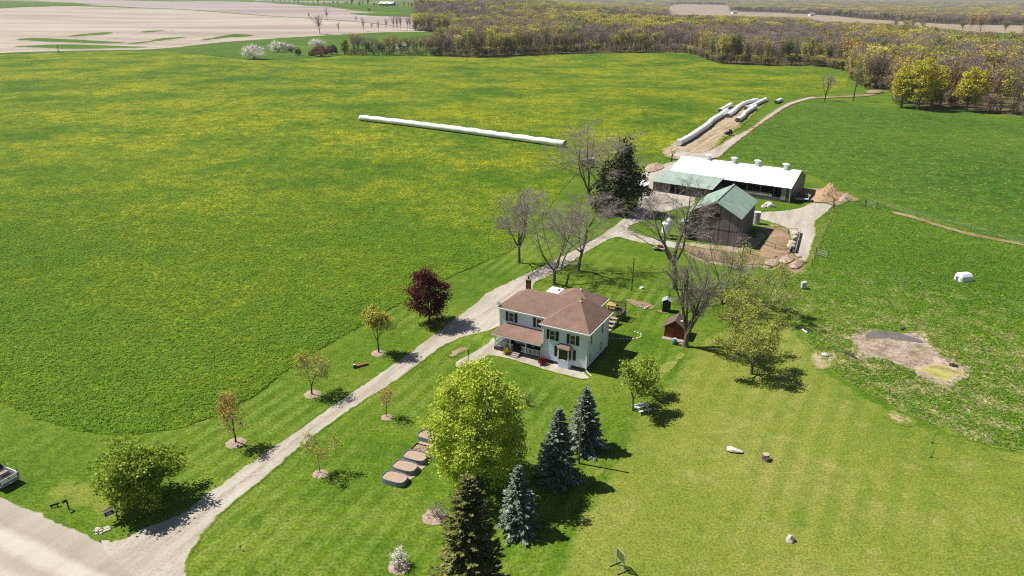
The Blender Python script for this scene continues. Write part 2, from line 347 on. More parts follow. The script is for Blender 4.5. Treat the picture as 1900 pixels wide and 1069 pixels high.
# roads and tracks
a, b = G(0, 916), G(189, 1000); d = (b-a).normalized(); nn = Vector((d.y, -d.x, 0))
if nn.y > 0: nn = -nn
def c_road(n):
    base, h = c_gravel(n)
    q = n.rotz(n.pos(), -math.degrees(math.atan2(d.y, d.x))); yy = n.sep(q)[1]
    off = (Matrix.Rotation(-math.atan2(d.y, d.x), 3, 'Z') @ Vector((a.x, a.y, 0))).y
    t = n.math('ADD', n.math('MULTIPLY', n.math('SUBTRACT', off, yy), 1.0), n.math('MULTIPLY', n.math('SUBTRACT', n.noise(0.25, 3), 0.5), 1.2))
    band = n.ramp(n.math('DIVIDE', t, 10.0), [(0.0, (.45, .45, .45, 1)), (0.08, (.25, .25, .25, 1)), (0.26, (.1, .1, .1, 1)), (0.33, (.95, .95, .95, 1)), (0.44, (.9, .9, .9, 1)), (0.5, (.2, .2, .2, 1)), (0.58, (.25, .25, .25, 1)), (0.66, (.9, .9, .9, 1)), (0.8, (.5, .5, .5, 1))])
    base = n.mix(0.55, base, n.mix(band, S(164, 150, 134), S(228, 222, 208)))
    return base, h
R0 = a-d*220; R1 = b+d*260
road = [R0+(R1-R0)*t for t in np.linspace(0, 1, 60)]
sheet('gravel_road', road+[p+nn*9.5 for p in reversed(road)], 0.015, gmat('road_gravel', c_road, c_lawn, 0.4, 0.9, 0.4, 0.05), w=0.7, grid=4, step=0.8, jit=0.1)
M_drive = gmat('drive_gravel', c_gravel, c_lawn, 0.4, 1.4, 0.4, 0.05)
DRV = [(189, 1003), (211, 1002), (230, 996), (262, 980), (297, 966), (332, 953), (359, 934), (376, 918), (400, 902), (450, 866), (510, 826), (600, 763), (635, 739), (722, 680), (757, 655), (808, 617), (843, 590), (880, 563), (900, 545), (929, 530), (968, 511), (987, 502), (1009, 493), (1036, 478), (1072, 460), (1114, 436), (1150, 410), (1167, 395), (1182, 380), (1176, 362), (1170, 345), (1185, 325), (1215, 312), (1245, 300), (1275, 300), (1290, 330), (1290, 378), (1270, 384), (1230, 395), (1209, 404), (1180, 415), (1165, 424), (1178, 431), (1191, 436), (1221, 444), (1268, 452), (1262, 462), (1215, 455), (1180, 449), (1150, 441), (1131, 445), (1090, 468), (1042, 500), (1022, 511), (1012, 516), (995, 525), (990, 545), (1000, 575), (960, 600), (927, 606), (907, 615), (880, 621), (850, 630), (820, 645), (773, 680), (722, 716), (655, 759), (576, 818), (478, 900), (440, 930), (400, 966), (378, 993), (362, 1018), (351, 1039), (347, 1075), (340, 1120), (260, 1080), (200, 1030)]
sheet('driveway', px(*DRV), 0.03, M_drive, w=0.55, grid=3, step=0.7, jit=0.07, solid=lambda V: np.clip(((V-np.array(a[:2]))@np.array(nn[:2]))/0.5+0.2, 0, 1))
def c_loose(n):
    return n.ramp(n.noise(2.2, 4, 0.75), [(0.35, S(166, 152, 136)), (0.65, S(204, 190, 174))]), n.noise(6, 3)
mids = [G(*q) for q in ((300, 1010), (335, 985), (372, 958), (412, 922), (460, 886), (543, 822), (627, 761), (678, 728), (747, 680), (790, 648), (830, 618), (880, 592), (930, 560), (975, 522), (1010, 505), (1057, 477), (1110, 447), (1155, 418), (1190, 395))]
mc = catmull(mids, False, 1.0); mt = np.gradient(mc, axis=0); mt /= np.linalg.norm(mt, axis=1)[:, None]; mn = np.stack([-mt[:, 1], mt[:, 0]], -1)
sheet('loose_gravel', [tuple(p) for p in np.concatenate([mc+mn*0.45, (mc-mn*0.45)[::-1]])], 0.036, gmat('loose_gravel', c_loose, c_gravel, 1.3, 1.1, 0.5, 0.05), w=0.42, grid=0.8, step=1.0, jit=0.06, smoothc=False)
M_dirt = gmat('dirt', c_dirt, c_lawn, 0.6, 0.8, 0.9, 0.12)
YARD = [(1411, 394), (1452, 391), (1484, 385), (1500, 378), (1520, 372), (1545, 380), (1537, 393), (1522, 404), (1513, 416), (1516, 432), (1509, 455), (1497, 486), (1470, 470), (1465, 440), (1458, 425), (1435, 415), (1411, 407), (1395, 402)]
sheet('dirt_patch', px((1262, 455), (1320, 462), (1385, 468), (1420, 440), (1400, 425), (1440, 420), (1478, 428), (1510, 440), (1500, 480), (1496, 505), (1470, 507), (1440, 495), (1412, 492), (1380, 492), (1330, 486), (1285, 474)), 0.02, M_dirt, w=1.2, grid=3, step=0.8, jit=0.12)
sheet('trodden_ground', px((1255, 452), (1290, 448), (1340, 452), (1390, 440), (1405, 420), (1440, 414), (1470, 422), (1500, 430), (1520, 440), (1514, 470), (1506, 496), (1485, 514), (1450, 508), (1415, 502), (1370, 500), (1320, 494), (1280, 482)), 0.012, gmat('trodden_dirt', c_rut, c_lawn, 1.1, 0.5, 0.9, 0.15), w=2.6, grid=2, step=0.8, jit=0.2)
sheet('barnyard', px(*YARD), 0.04, M_drive, w=0.7, grid=3, step=0.8, jit=0.08)
sheet('dirt_patch', px((1482, 352), (1515, 349), (1545, 351), (1580, 362), (1598, 372), (1570, 376), (1555, 384), (1530, 378), (1505, 376), (1488, 368)), 0.1, M_dirt, w=1.2, grid=3, step=0.8)
M_bagyard = gmat('bag_yard', c_rut, c_hay, 0.9, 0.35, 0.8, 0.12)
sheet('silage_yard', px((1222, 286), (1238, 268), (1262, 256), (1300, 231), (1340, 208), (1385, 186), (1425, 186), (1400, 212), (1375, 236), (1352, 252), (1335, 268), (1325, 286), (1300, 296), (1250, 296)), 0.16, M_bagyard, w=2.5, grid=4, step=1.5, jit=0.2)
TRK = [(1235, 290), (1290, 294), (1332, 294), (1352, 277), (1396, 243), (1431, 218), (1467, 196), (1503, 184.5), (1516, 183), (1514, 181), (1500, 181), (1459, 193), (1427, 212), (1391, 239), (1359, 255), (1330, 273), (1300, 284), (1258, 281)]
sheet('worn_path', px((1508, 184), (1560, 181.5), (1610, 179), (1640, 173), (1653, 168), (1642, 166.5), (1622, 173), (1560, 178), (1508, 181)), 0.18, gmat('faint_path', c_dirt, c_green, 1.3, 0.4), w=2.2, grid=3, step=1.2, jit=0.2)
sheet('farm_track', px(*TRK), 0.22, gmat('track', c_gravel, c_dirt, 0.5, 0.5, 0.5, 0.1), w=1.1, grid=4, step=1.2, jit=0.12)
sheet('sandy_bank', px((1603, 171), (1620, 168), (1640, 171), (1625, 175), (1608, 175)), 0.5, M_dirt, w=1.5, grid=4, step=1.2)
sheet('worn_path', px((1655, 392), (1700, 402), (1750, 418), (1800, 432), (1850, 442), (1900, 452), (1900, 457), (1850, 448), (1795, 437), (1745, 423), (1698, 408), (1655, 396)), 0.1, gmat('path_dirt', c_dirt, c_past, 0.7, 0.8), w=0.7, grid=3, step=1.0)
sheet('garden_path', px((1128, 655), (1095, 668), (1087, 693), (1098, 702), (1080, 704), (1050, 697), (1020, 690), (990, 680), (950, 668), (925, 662), (905, 661), (893, 668), (880, 678), (862, 685), (846, 681), (845, 672), (858, 664), (880, 652), (900, 640), (918, 625), (930, 640), (1000, 660)), 0.04, M_drive, w=0.35, grid=2, step=0.5, jit=0.05)
sheet('dirt_patch', px((826, 660), (840, 650), (858, 643), (870, 646), (858, 655), (842, 664)), 0.05, M_dirt, w=0.6, grid=1, step=0.4)
sheet('dirt_patch', px((1158, 555), (1180, 556), (1210, 564), (1218, 571), (1205, 575), (1185, 572), (1170, 564)), 0.05, M_dirt, w=0.5, grid=1, step=0.4)
sheet('dirt_patch', px((1215, 577), (1232, 574), (1246, 578), (1240, 582), (1224, 581)), 0.05, M_dirt, w=0.5, grid=1, step=0.4)
M_bare = gmat('bare_soil', c_bare, c_dry, 1.3, 1.3, 0.6, 0.1)
for q in ([(1210, 690), (1240, 672), (1258, 668), (1250, 682), (1225, 705), (1205, 730), (1195, 725)], [(1252, 662), (1264, 655), (1272, 658), (1264, 667), (1254, 669)],
          [(1632, 766), (1660, 764), (1700, 780), (1695, 792), (1660, 786)], [(1738, 790), (1755, 790), (1782, 806), (1765, 808)], [(1830, 832), (1870, 840), (1900, 848), (1900, 862), (1850, 848)],
          [(1100, 890), (1115, 880), (1122, 868), (1112, 872), (1100, 884)]):
    sheet('bare_soil', px(*q), 0.05 if q[0][0] > 1600 else 0.03, M_bare, w=1.6, grid=1.0, step=0.5, jit=0.1)
# pond
def pz(l): return px(*[(1460+x/3.143, 460+y/3.143) for x, y in l])
sheet('pond_bed', pz([(300, 505), (380, 485), (470, 470), (560, 478), (640, 488), (720, 480), (790, 488), (860, 540), (900, 590), (960, 640), (1030, 660), (1090, 685), (1075, 740), (1010, 795), (930, 815), (850, 805), (760, 765), (650, 700), (540, 668), (440, 680), (330, 640), (380, 580), (340, 545)]), 0.055, gmat('pond_mud', c_mud, c_past, 1.1, 0.7, 1.0, 0.3), w=1.8, grid=1.5, step=0.6, jit=0.15)
sheet('pond_algae', pz([(740, 700), (800, 680), (870, 640), (850, 590), (800, 560), (770, 510), (800, 500), (850, 560), (900, 640), (960, 690), (1075, 695), (1060, 745), (990, 790), (930, 805), (830, 770), (760, 740)]), 0.07, gmat('algae', c_algae, c_mud, 1.0, 0.5, 0.4, 0.08, 0.6), w=1.6, grid=1.5, step=0.6, jit=0.15)
nw = NT('pond_water'); nw.bsdf(nw.ramp(nw.noise(0.8, 4), [(0.35, S(120, 110, 108)), (0.7, S(144, 132, 124))]), 0.22, nw.bump(nw.noise(3, 3), 0.15, 0.03), 0.5)
sheet('pond_water', pz([(460, 520), (480, 490), (540, 488), (620, 492), (720, 518), (790, 548), (800, 558), (700, 548), (600, 530), (520, 530)]), 0.082, nw.m, w=0.4, grid=2, step=0.6, jit=0.12)
sheet('sand_patch', pz([(135, 615), (200, 608), (290, 612), (312, 640), (275, 690), (200, 712), (145, 690)]), 0.06, M_bare, w=0.8, grid=1.5, step=0.5, jit=0.12)
# woodland floor
FRONT = [(768, 57), (800, 60), (838, 64), (836, 78), (812, 92), (800, 104), (880, 107), (950, 104), (1040, 100), (1150, 98), (1270, 98), (1330, 118), (1420, 122), (1500, 121), (1565, 131), (1578, 150), (1600, 165), (1648, 168), (1660, 199), (1760, 199), (1830, 207), (1905, 222)]
FR = px(*FRONT)
WOOD = FR+[Vector((520, 330, 0)), Vector((2500, 1500, 0)), Vector((9000, 14000, 0)), Vector((200, 14000, 0)), Vector((-600, 4500, 0)), Vector((-260, 2100, 0))]
sheet('woodland_floor', WOOD, 0.07, gmat('leaf_litter', c_litter, c_lawn, 0.5, 0.3), w=3, grid=60, step=40, jit=0.3, smoothc=False)
CLEAR = [[(1238, 27), (1236, 12), (1260, 8), (1350, 10), (1356, 20), (1440, 24), (1502, 27), (1560, 31), (1609, 36), (1680, 40), (1751, 45), (1830, 47), (1905, 48), (1905, 63), (1830, 60), (1786, 58), (1740, 52), (1680, 47), (1616, 44), (1521, 40), (1495, 34), (1400, 31), (1300, 29)]]
sheet('far_tan_field', px(*CLEAR[0]), 0.25, gmat('stubble', c_stub), w=6, grid=50, step=25, jit=1)
sheet('far_green_field', px((1700, 49), (1786, 59), (1830, 61), (1905, 64), (1905, 76), (1840, 74), (1783, 68), (1740, 60)), 0.3, bpy.data.materials['far_grass'], w=6, grid=30, step=20, jit=1)

# ------------------------------------------------------------------ trees
def tubes(segs, sides=4):
    """segs (n,8): p0, p1, r0, r1 -> verts, quads"""
    S_ = np.asarray(segs, float); p0, p1, r0, r1 = S_[:, 0:3], S_[:, 3:6], S_[:, 6], S_[:, 7]
    d = p1-p0; d /= np.linalg.norm(d, axis=1)[:, None]+1e-9
    ref = np.where(np.abs(d[:, 2:3]) > 0.9, np.array([[1., 0, 0]]), np.array([[0, 0, 1.]])); u = np.cross(d, ref); u /= np.linalg.norm(u, axis=1)[:, None]; v = np.cross(d, u)
    a = np.arange(sides)/sides*2*math.pi; ring = np.cos(a)[None, :, None]*u[:, None]+np.sin(a)[None, :, None]*v[:, None]
    V = np.stack([p0[:, None]+ring*r0[:, None, None], p1[:, None]+ring*r1[:, None, None]], 1)
    n = len(S_); b = (np.arange(n)*2*sides)[:, None]; i = np.arange(sides)[None]; j = (i+1) % sides
    return V.reshape(-1, 3), np.stack([b+i, b+j, b+sides+j, b+sides+i], -1).reshape(-1, 4)
def seg_mesh(name, segs, mats, sides_by=None):
    segs = np.asarray(segs); big = segs[:, 6] > 0.09
    V, Q = [], []; off = 0
    for sel, k in ((big, 7), (~big, 3)):
        if sel.any():
            v, q = tubes(segs[sel], k); V.append(v); Q.append(q+off); off += len(v)
    return arr_mesh(name, np.concatenate(V), [np.concatenate(Q)], mats, True)
def unit(v): return v/(np.linalg.norm(v)+1e-9)
def skeleton(r, H, fork=0.3, leaders=4, spread=30, n1=7, n2=5, n3=4, rad=None, lean=(0, 0), twig=0.02, up=0.25, crook=0.10, thin=1.0):
    """a forked broadleaf skeleton: list of segments and list of twig points"""
    segs, tips = [], []
    R = rad or H*0.017
    def limb(p, d, L, r0, r1, n, wob, lift):
        pts = [p]; q = p.copy(); d = d.copy()
        for i in range(n):
            d = unit(d+r.normal(size=3)*wob+np.array([0, 0, lift])); nq = q+d*L/n
            ra = r0+(r1-r0)*i/n; rb = r0+(r1-r0)*(i+1)/n
            segs.append((*q, *nq, ra, rb)); q = nq; pts.append(q)
        return pts, d
    def side(d, ang):
        a = unit(np.cross(d, r.normal(size=3))); return unit(d*math.cos(ang)+a*math.sin(ang))
    base = np.zeros(3)
    segs.append((0, 0, -0.15, 0, 0, 0.35, R*1.6, R*1.12))
    tp, td = limb(np.array([0, 0, 0.3]), unit(np.array([lean[0], lean[1], 1.])), H*fork, R*1.1, R*0.85, 4, 0.04, 0.1)
    az0 = r.uniform(0, 6.28)
    for k in range(leaders):
        az = az0+k*2*math.pi/leaders+r.normal()*0.3; sp = math.radians(spread*r.uniform(0.55, 1.2))
        if k == 0 and leaders > 2: sp *= 0.35
        d = np.array([math.cos(az)*math.sin(sp), math.sin(az)*math.sin(sp), math.cos(sp)])
        L = H*(1-fork)*r.uniform(0.82, 1.0)*(1.0 if k == 0 else 0.92)
        start = tp[-1] if k < 2 else tp[-2]
        lp, ld = limb(start, d, L, R*0.62, R*0.1, 7, crook, 0.10)
        for j in range(n1):
            t = 0.22+0.75*(j+r.uniform(0, 1))/n1; f = t*7; i = min(int(f), 6); p = lp[i]+(lp[i+1]-lp[i])*(f-i)
            d1 = side(unit(lp[i+1]-lp[i]), math.radians(r.uniform(32, 62))); L1 = L*0.52*(1.1-t*0.75)*r.uniform(0.7, 1.15); rr = R*0.30*(1.05-t*0.75)
            bp, bd = limb(p, d1, L1, rr, rr*0.25, 4, crook*1.3, up*0.4)
            for m in range(n2):
                t2 = 0.2+0.8*(m+r.uniform(0, 1))/n2; f2 = min(t2*4, 3.999); i2 = int(f2); p2 = bp[i2]+(bp[i2+1]-bp[i2])*(f2-i2)
                d2 = side(unit(bp[i2+1]-bp[i2]), math.radians(r.uniform(28, 60))); L2 = L1*0.5*(1.15-t2*0.6)*r.uniform(0.7, 1.2); r2 = max(twig*thin, rr*0.4)
                cp, cdir = limb(p2, d2, L2, r2, r2*0.5, 2, 0.15, up*0.5)
                tips.append(cp[1]); tips.append(cp[2])
                for q in range(n3):
                    s0 = cp[0]+(cp[2]-cp[0])*r.uniform(0.3, 1.0); d3 = side(cdir, math.radians(r.uniform(20, 65))); d3 = unit(d3+np.array([0, 0, up*0.6]))
                    e = s0+d3*L2*r.uniform(0.45, 0.9); segs.append((*s0, *e, twig*0.8*thin, twig*0.4*thin)); tips.append(e)
    return np.array(segs), np.array(tips)
def leaves(r, C, size, spread=0.35, flat_=0.5, jitter=0.35):
    """leaf-sized folded diamonds round the points C"""
    n = len(C); c = C+r.normal(size=(n, 3))*spread
    nm = r.normal(size=(n, 3)); nm[:, 2] = np.abs(nm[:, 2])+flat_; nm /= np.linalg.norm(nm, axis=1)[:, None]
    a = r.normal(size=(n, 3)); u = np.cross(nm, a); u /= np.linalg.norm(u, axis=1)[:, None]; v = np.cross(nm, u)
    s = size*r.uniform(1-jitter, 1+jitter, n)[:, None]
    V = np.stack([c-u*s*0.55, c+v*s*0.42+nm*s*0.12, c+u*s*0.55, c-v*s*0.42+nm*s*0.12], 1).reshape(-1, 3)
    return V, np.arange(n*4).reshape(-1, 4)
def clumps(r, n, rx, rz, zc, per, crad, size, shell=0.55, egg=0.0, low=-1.0, lobe=0.13):
    """clumps of leaves spread through an egg-shaped crown"""
    d = r.normal(size=(n*2, 3)); d /= np.linalg.norm(d, axis=1)[:, None]; d = d[d[:, 2] > low][:n]; n = len(d)
    rad = shell+(1-shell)*r.uniform(0, 1, n)**0.6; rad *= r.uniform(0.88, 1.08, n)
    ph = r.uniform(0, 6.28, 4); az = np.arctan2(d[:, 1], d[:, 0]); rad *= 1+lobe*(np.sin(3*az+ph[0]+2*d[:, 2])+0.8*np.sin(5*d[:, 2]+ph[1]+2*az)+0.5*np.sin(7*az+ph[2]))*0.6
    w = 1-egg*d[:, 2]
    c = np.stack([d[:, 0]*rx*w*rad, d[:, 1]*rx*w*rad, zc+d[:, 2]*rz*rad], -1)
    k = r.integers(int(per*0.6), int(per*1.4), n); C = np.repeat(c, k, 0)
    off = r.normal(size=(len(C), 3))*crad*np.array([1, 1, 0.62])
    return C+off, c
def bark(name, a, b, sc=4):
    n = NT(name); v = n.rotz(n.obj(), 0, (1, 1, 0.25)); f = n.noise(sc, 4, 0.7, v)
    n.bsdf(n.ramp(f, [(0.3, a), (0.7, b)]), 0.95, n.bump(n.noise(sc*3, 3, 0.7, v), 0.7, 0.05), 0.1); return n.m
def leafmat(name, stops, trans=0.35, objr=0.0, rough=0.6):
    n = NT(name); g = n.N('ShaderNodeNewGeometry').outputs['Random Per Island']
    nz = n.noise(0.6, 2, 0.6, n.obj())
    f = n.math('ADD', n.math('MULTIPLY', g, 0.55), n.math('MULTIPLY', nz, 0.45))
    if objr: f = n.math('ADD', n.math('MULTIPLY', f, 1-objr), n.math('MULTIPLY', n.N('ShaderNodeObjectInfo').outputs['Random'], objr))
    c = n.ramp(f, stops)
    b = n.bsdf(c, rough, None, 0.25)
    tr = n.N('ShaderNodeBsdfTranslucent', {0: c}); ms = n.N('ShaderNodeMixShader', {0: trans, 1: b.outputs[0], 2: tr.outputs[0]})
    n.t.links.new(ms.outputs[0], n.out.inputs[0]); return n.m
M_bark = bark('grey_bark', S(92, 82, 74), S(150, 140, 132)); M_bark2 = bark('pale_bark', S(104, 94, 86), S(160, 150, 142)); M_barkd = bark('dark_bark', S(44, 36, 32), S(84, 72, 64))
M_twig = bark('twigs', S(134, 122, 116, 1), S(176, 166, 160, 1))
k_ = 1.32
L_maple = leafmat('maple_leaves', [(0.2, S(112, 136, 28, k_)), (0.42, S(148, 166, 48, k_)), (0.62, S(176, 186, 70, k_)), (0.85, S(204, 204, 102, k_))])
L_young = leafmat('young_leaves', [(0.2, S(120, 124, 40, k_)), (0.5, S(158, 156, 60, k_)), (0.8, S(184, 176, 84, k_))])
L_orange = leafmat('budding_leaves', [(0.2, S(136, 110, 56, k_)), (0.5, S(170, 140, 72, k_)), (0.8, S(176, 160, 76, k_))])
L_red = leafmat('red_leaves', [(0.2, S(52, 18, 22, 1)), (0.5, S(84, 30, 34, 1)), (0.8, S(118, 52, 52, 1))], 0.25)
L_dgreen = leafmat('green_leaves', [(0.2, S(78, 104, 20, 1.5)), (0.5, S(116, 138, 38, 1.5)), (0.8, S(158, 168, 66, 1.5))])
L_willow = leafmat('willow_leaves', [(0.2, S(112, 126, 40, 1.2)), (0.5, S(148, 156, 60, 1.2)), (0.8, S(178, 176, 90, 1.2))])
L_spruce = leafmat('blue_needles', [(0.2, S(70, 86, 70, 1)), (0.5, S(112, 128, 110, 1)), (0.8, S(168, 178, 158, 1))], 0.1)
L_spruce2 = leafmat('green_needles', [(0.2, S(58, 74, 34, 1)), (0.45, S(96, 108, 52, 1)), (0.68, S(134, 130, 70, 1)), (0.88, S(168, 140, 86, 1))], 0.1)
L_spruce3 = leafmat('dark_needles', [(0.2, S(50, 64, 36, 1.1)), (0.5, S(80, 94, 52, 1.1)), (0.75, S(112, 108, 62, 1.1)), (0.92, S(144, 120, 80, 1.1))], 0.1)
L_white = leafmat('white_blossom', [(0.2, S(160, 162, 120, 1)), (0.45, S(226, 222, 214, 1)), (0.8, S(246, 242, 240, 1))], 0.3)
L_pink = leafmat('red_twigs', [(0.2, S(110, 70, 60)), (0.6, S(150, 96, 84)), (0.9, S(166, 116, 98))], 0.2)
L_brush = leafmat('brush_leaves', [(0.2, S(96, 92, 62)), (0.5, S(128, 116, 84)), (0.85, S(140, 142, 72))], 0.25)

def tree(name, label, cat, loc, trunk_me, crowns, rz=0.0, group=None, scale=1.0):
    t = thing(name, label, cat, loc, rz, group); t.scale = (scale,)*3
    link(bpy.data.objects.new('trunk', trunk_me), t)
    for nm, me in crowns: link(bpy.data.objects.new(nm, me), t)
    return t
def split_tree(r, H, **k):
    s, tips = skeleton(r, H, **k); big = s[:, 6] > max(0.045, H*0.0022, k.get('twig', 0.02)*k.get('thin', 1)*1.05)
    z = max(s[:, 5].max(), 1e-3); f = H/z; s[:, :6] *= f; tips = tips*f
    return s[big], s[~big], tips
def bare_tree(px_, ytop, label, seed, bk=None, tw=None, leafm=None, nleaf=0, lsize=0.2, cat='tree', wide=1.0, **k):
    p = G(*px_); H = tall(p, ytop); r = np.random.default_rng(seed)
    big, small, tips = split_tree(r, H, **k)
    for a_ in (big, small): a_[:, [0, 1, 3, 4]] *= wide
    tips[:, :2] *= wide
    cr = [('crown', seg_mesh('twigs', small, [tw or M_twig]))]
    if leafm is not None:
        idx = r.integers(0, len(tips), nleaf); V, Q = leaves(r, tips[idx], lsize, 0.28)
        cr.append(('foliage', arr_mesh('foliage', V, [Q], [leafm])))
    return tree('broadleaf_tree', label, cat, p, seg_mesh('trunk', big, [bk or M_bark]), cr)
# big bare trees along the drive and by the barns
bare_tree((963, 488), 338, 'bare tree alone on the field side of the drive, left of the other bare trees', 11, leaders=5, spread=34, fork=0.24, n1=8, n2=7, n3=8, twig=0.02, wide=1.6)
bare_tree((1028, 528), 362, 'crooked bare tree beside the drive just behind the house', 12, leaders=5, spread=44, fork=0.16, n1=7, n2=7, n3=7, twig=0.02, crook=0.17, wide=1.55)
bare_tree((1073, 502), 350, 'bare tree with straight trunk between the drive and the side lawn', 13, leaders=5, spread=36, fork=0.3, n1=8, n2=7, n3=8, twig=0.02, wide=1.7)
bare_tree((1093, 375), 211, 'tallest bare tree, with many rising limbs, left of the dark conifer', 14, bk=M_bark, leaders=7, spread=32, fork=0.16, n1=8, n2=7, n3=7, twig=0.026, crook=0.07, wide=1.95)
bare_tree((1252, 536), 320, 'tall bare tree on the lawn in front of the old timber barn', 15, bk=M_bark2, leaders=5, spread=33, fork=0.3, n1=6, n2=6, n3=6, twig=0.022, crook=0.10, rad=0.42, wide=1.6)
bare_tree((1272, 643), 462, 'bare candelabra tree with upright stems beside the red shed', 16, leaders=8, spread=24, fork=0.13, n1=6, n2=6, n3=6, twig=0.018, up=0.5, rad=0.36, wide=0.72, crook=0.16)
bare_tree((1338, 563), 428, 'bare low-forked tree in front of the dirt yard by the barn', 17, bk=M_bark, leaders=5, spread=46, fork=0.08, n1=7, n2=7, n3=7, twig=0.02, up=0.4, rad=0.22, wide=1.35)
bare_tree((1368, 560), 455, 'grey tree with a few yellow buds behind the budding yellow trees', 18, leaders=4, spread=40, fork=0.15, n1=7, n2=5, n3=4, leafm=L_willow, nleaf=1500, lsize=0.2, rad=0.2, wide=1.3)
bare_tree((1362, 652), 535, 'tree with yellow-green buds and dark trunk, nearest the candelabra tree', 19, leaders=5, spread=40, fork=0.28, n1=7, n2=6, n3=4, leafm=L_willow, nleaf=3600, wide=1.25, lsize=0.21, rad=0.2)
bare_tree((1394, 694), 590, 'wide low tree with yellow-green buds casting the long shadow on the dry lawn', 20, leaders=5, spread=52, fork=0.16, n1=8, n2=6, n3=4, leafm=L_willow, nleaf=4800, lsize=0.2, wide=1.35, rad=0.2)
bare_tree((1412, 590), 495, 'airy yellow-budded tree nearest the rough pasture', 21, leaders=5, spread=48, fork=0.15, n1=7, n2=6, n3=4, leafm=L_willow, nleaf=3000, wide=1.3, lsize=0.2, rad=0.17)
bare_tree((1174, 762), 668, 'leafy light green tree by the white picnic table', 22, leaders=5, spread=48, fork=0.25, n1=6, n2=5, n3=3, leafm=L_dgreen, nleaf=3000, lsize=0.23, rad=0.1)
bare_tree((1197, 733), 668, 'slim light green tree behind the picnic table tree', 23, leaders=5, spread=42, fork=0.25, n1=6, n2=5, n3=3, leafm=L_dgreen, nleaf=1500, lsize=0.22, rad=0.09)
bare_tree((1530, 187), 133, 'lone bare tree at the bend of the farm track', 24, bk=M_barkd, leaders=5, spread=42, fork=0.2, n1=6, n2=5, n3=4, twig=0.04, thin=1.2)
bare_tree((1583, 188), 112, 'thin bare tree right of the lone bare tree on the track', 25, leaders=3, spread=22, fork=0.4, n1=6, n2=5, n3=4, twig=0.045)
# young trees along the drive
bare_tree((703, 655), 570, 'young leafy tree in a mulch ring nearest the red-leaved tree', 31, bk=M_barkd, leaders=4, spread=30, fork=0.24, n1=6, n2=5, n3=3, leafm=L_young, nleaf=2800, lsize=0.22, rad=0.10, wide=0.85)
bare_tree((579, 733), 650, 'young pale olive tree on the field side of the drive, second from the road', 32, bk=M_barkd, leaders=5, spread=42, fork=0.2, n1=6, n2=5, n3=4, leafm=L_young, nleaf=1500, lsize=0.17, rad=0.09)
bare_tree((438, 822), 727, 'young tree with orange buds on the field side of the drive, nearest the road', 33, bk=M_barkd, leaders=4, spread=32, fork=0.3, n1=6, n2=5, n3=4, leafm=L_orange, nleaf=1300, lsize=0.17, rad=0.09, wide=0.9)
bare_tree((718, 775), 718, 'small sapling with brownish buds between the drive and the big maple', 34, leaders=4, spread=36, fork=0.32, n1=5, n2=4, n3=3, leafm=L_orange, nleaf=500, lsize=0.14, rad=0.05, wide=0.9)
bare_tree((594, 879), 812, 'small pale green sapling on the house side of the drive', 35, leaders=4, spread=42, fork=0.3, n1=5, n2=4, n3=3, leafm=L_young, nleaf=900, lsize=0.15, rad=0.05)
# full crowned trees
def crown_tree(px_, ytop, label, seed, rx, leafm, n, per, crad, size, egg=0.0, zlow=0.12, shell=0.55, bk=None, lobe=0.13, name='broadleaf_tree'):
    p = G(*px_); H = tall(p, ytop); r = np.random.default_rng(seed)
    big, small, tips = split_tree(r, H*0.93, leaders=5, spread=38, fork=0.16, n1=7, n2=4, n3=2, rad=H*0.018)
    f = rx*0.8/np.abs(tips[:, :2]).max(); big[:, [0, 1, 3, 4]] *= f; small[:, [0, 1, 3, 4]] *= f
    z0 = H*zlow; C, cc = clumps(r, n, rx, (H-z0)/2, (H+z0)/2, per, crad, size, shell, egg, -0.93, lobe)
    V, Q = leaves(r, C, size, 0.02, 0.4)
    return tree(name, label, 'tree', p, seg_mesh('trunk', np.concatenate([big, small]), [bk or M_bark]), [('crown', arr_mesh('crown', V, [Q], [leafm]))])
crown_tree((888, 900), 674, 'big round yellow-green maple on the front lawn before the house', 41, 4.5, L_maple, 560, 62, 0.36, 0.21, egg=0.2, zlow=0.06, shell=0.62, lobe=0.17)
crown_tree((797, 600), 501, 'dark red-leaved tree beside the drive across from the house', 42, 3.0, L_red, 210, 46, 0.36, 0.24, egg=0.12, zlow=0.1, shell=0.5, bk=M_barkd, lobe=0.26)
crown_tree((262, 932), 832, 'round green tree in the corner between the road and the drive', 43, 3.5, L_dgreen, 260, 50, 0.34, 0.23, egg=-0.05, zlow=0.1, shell=0.5, lobe=0.3)
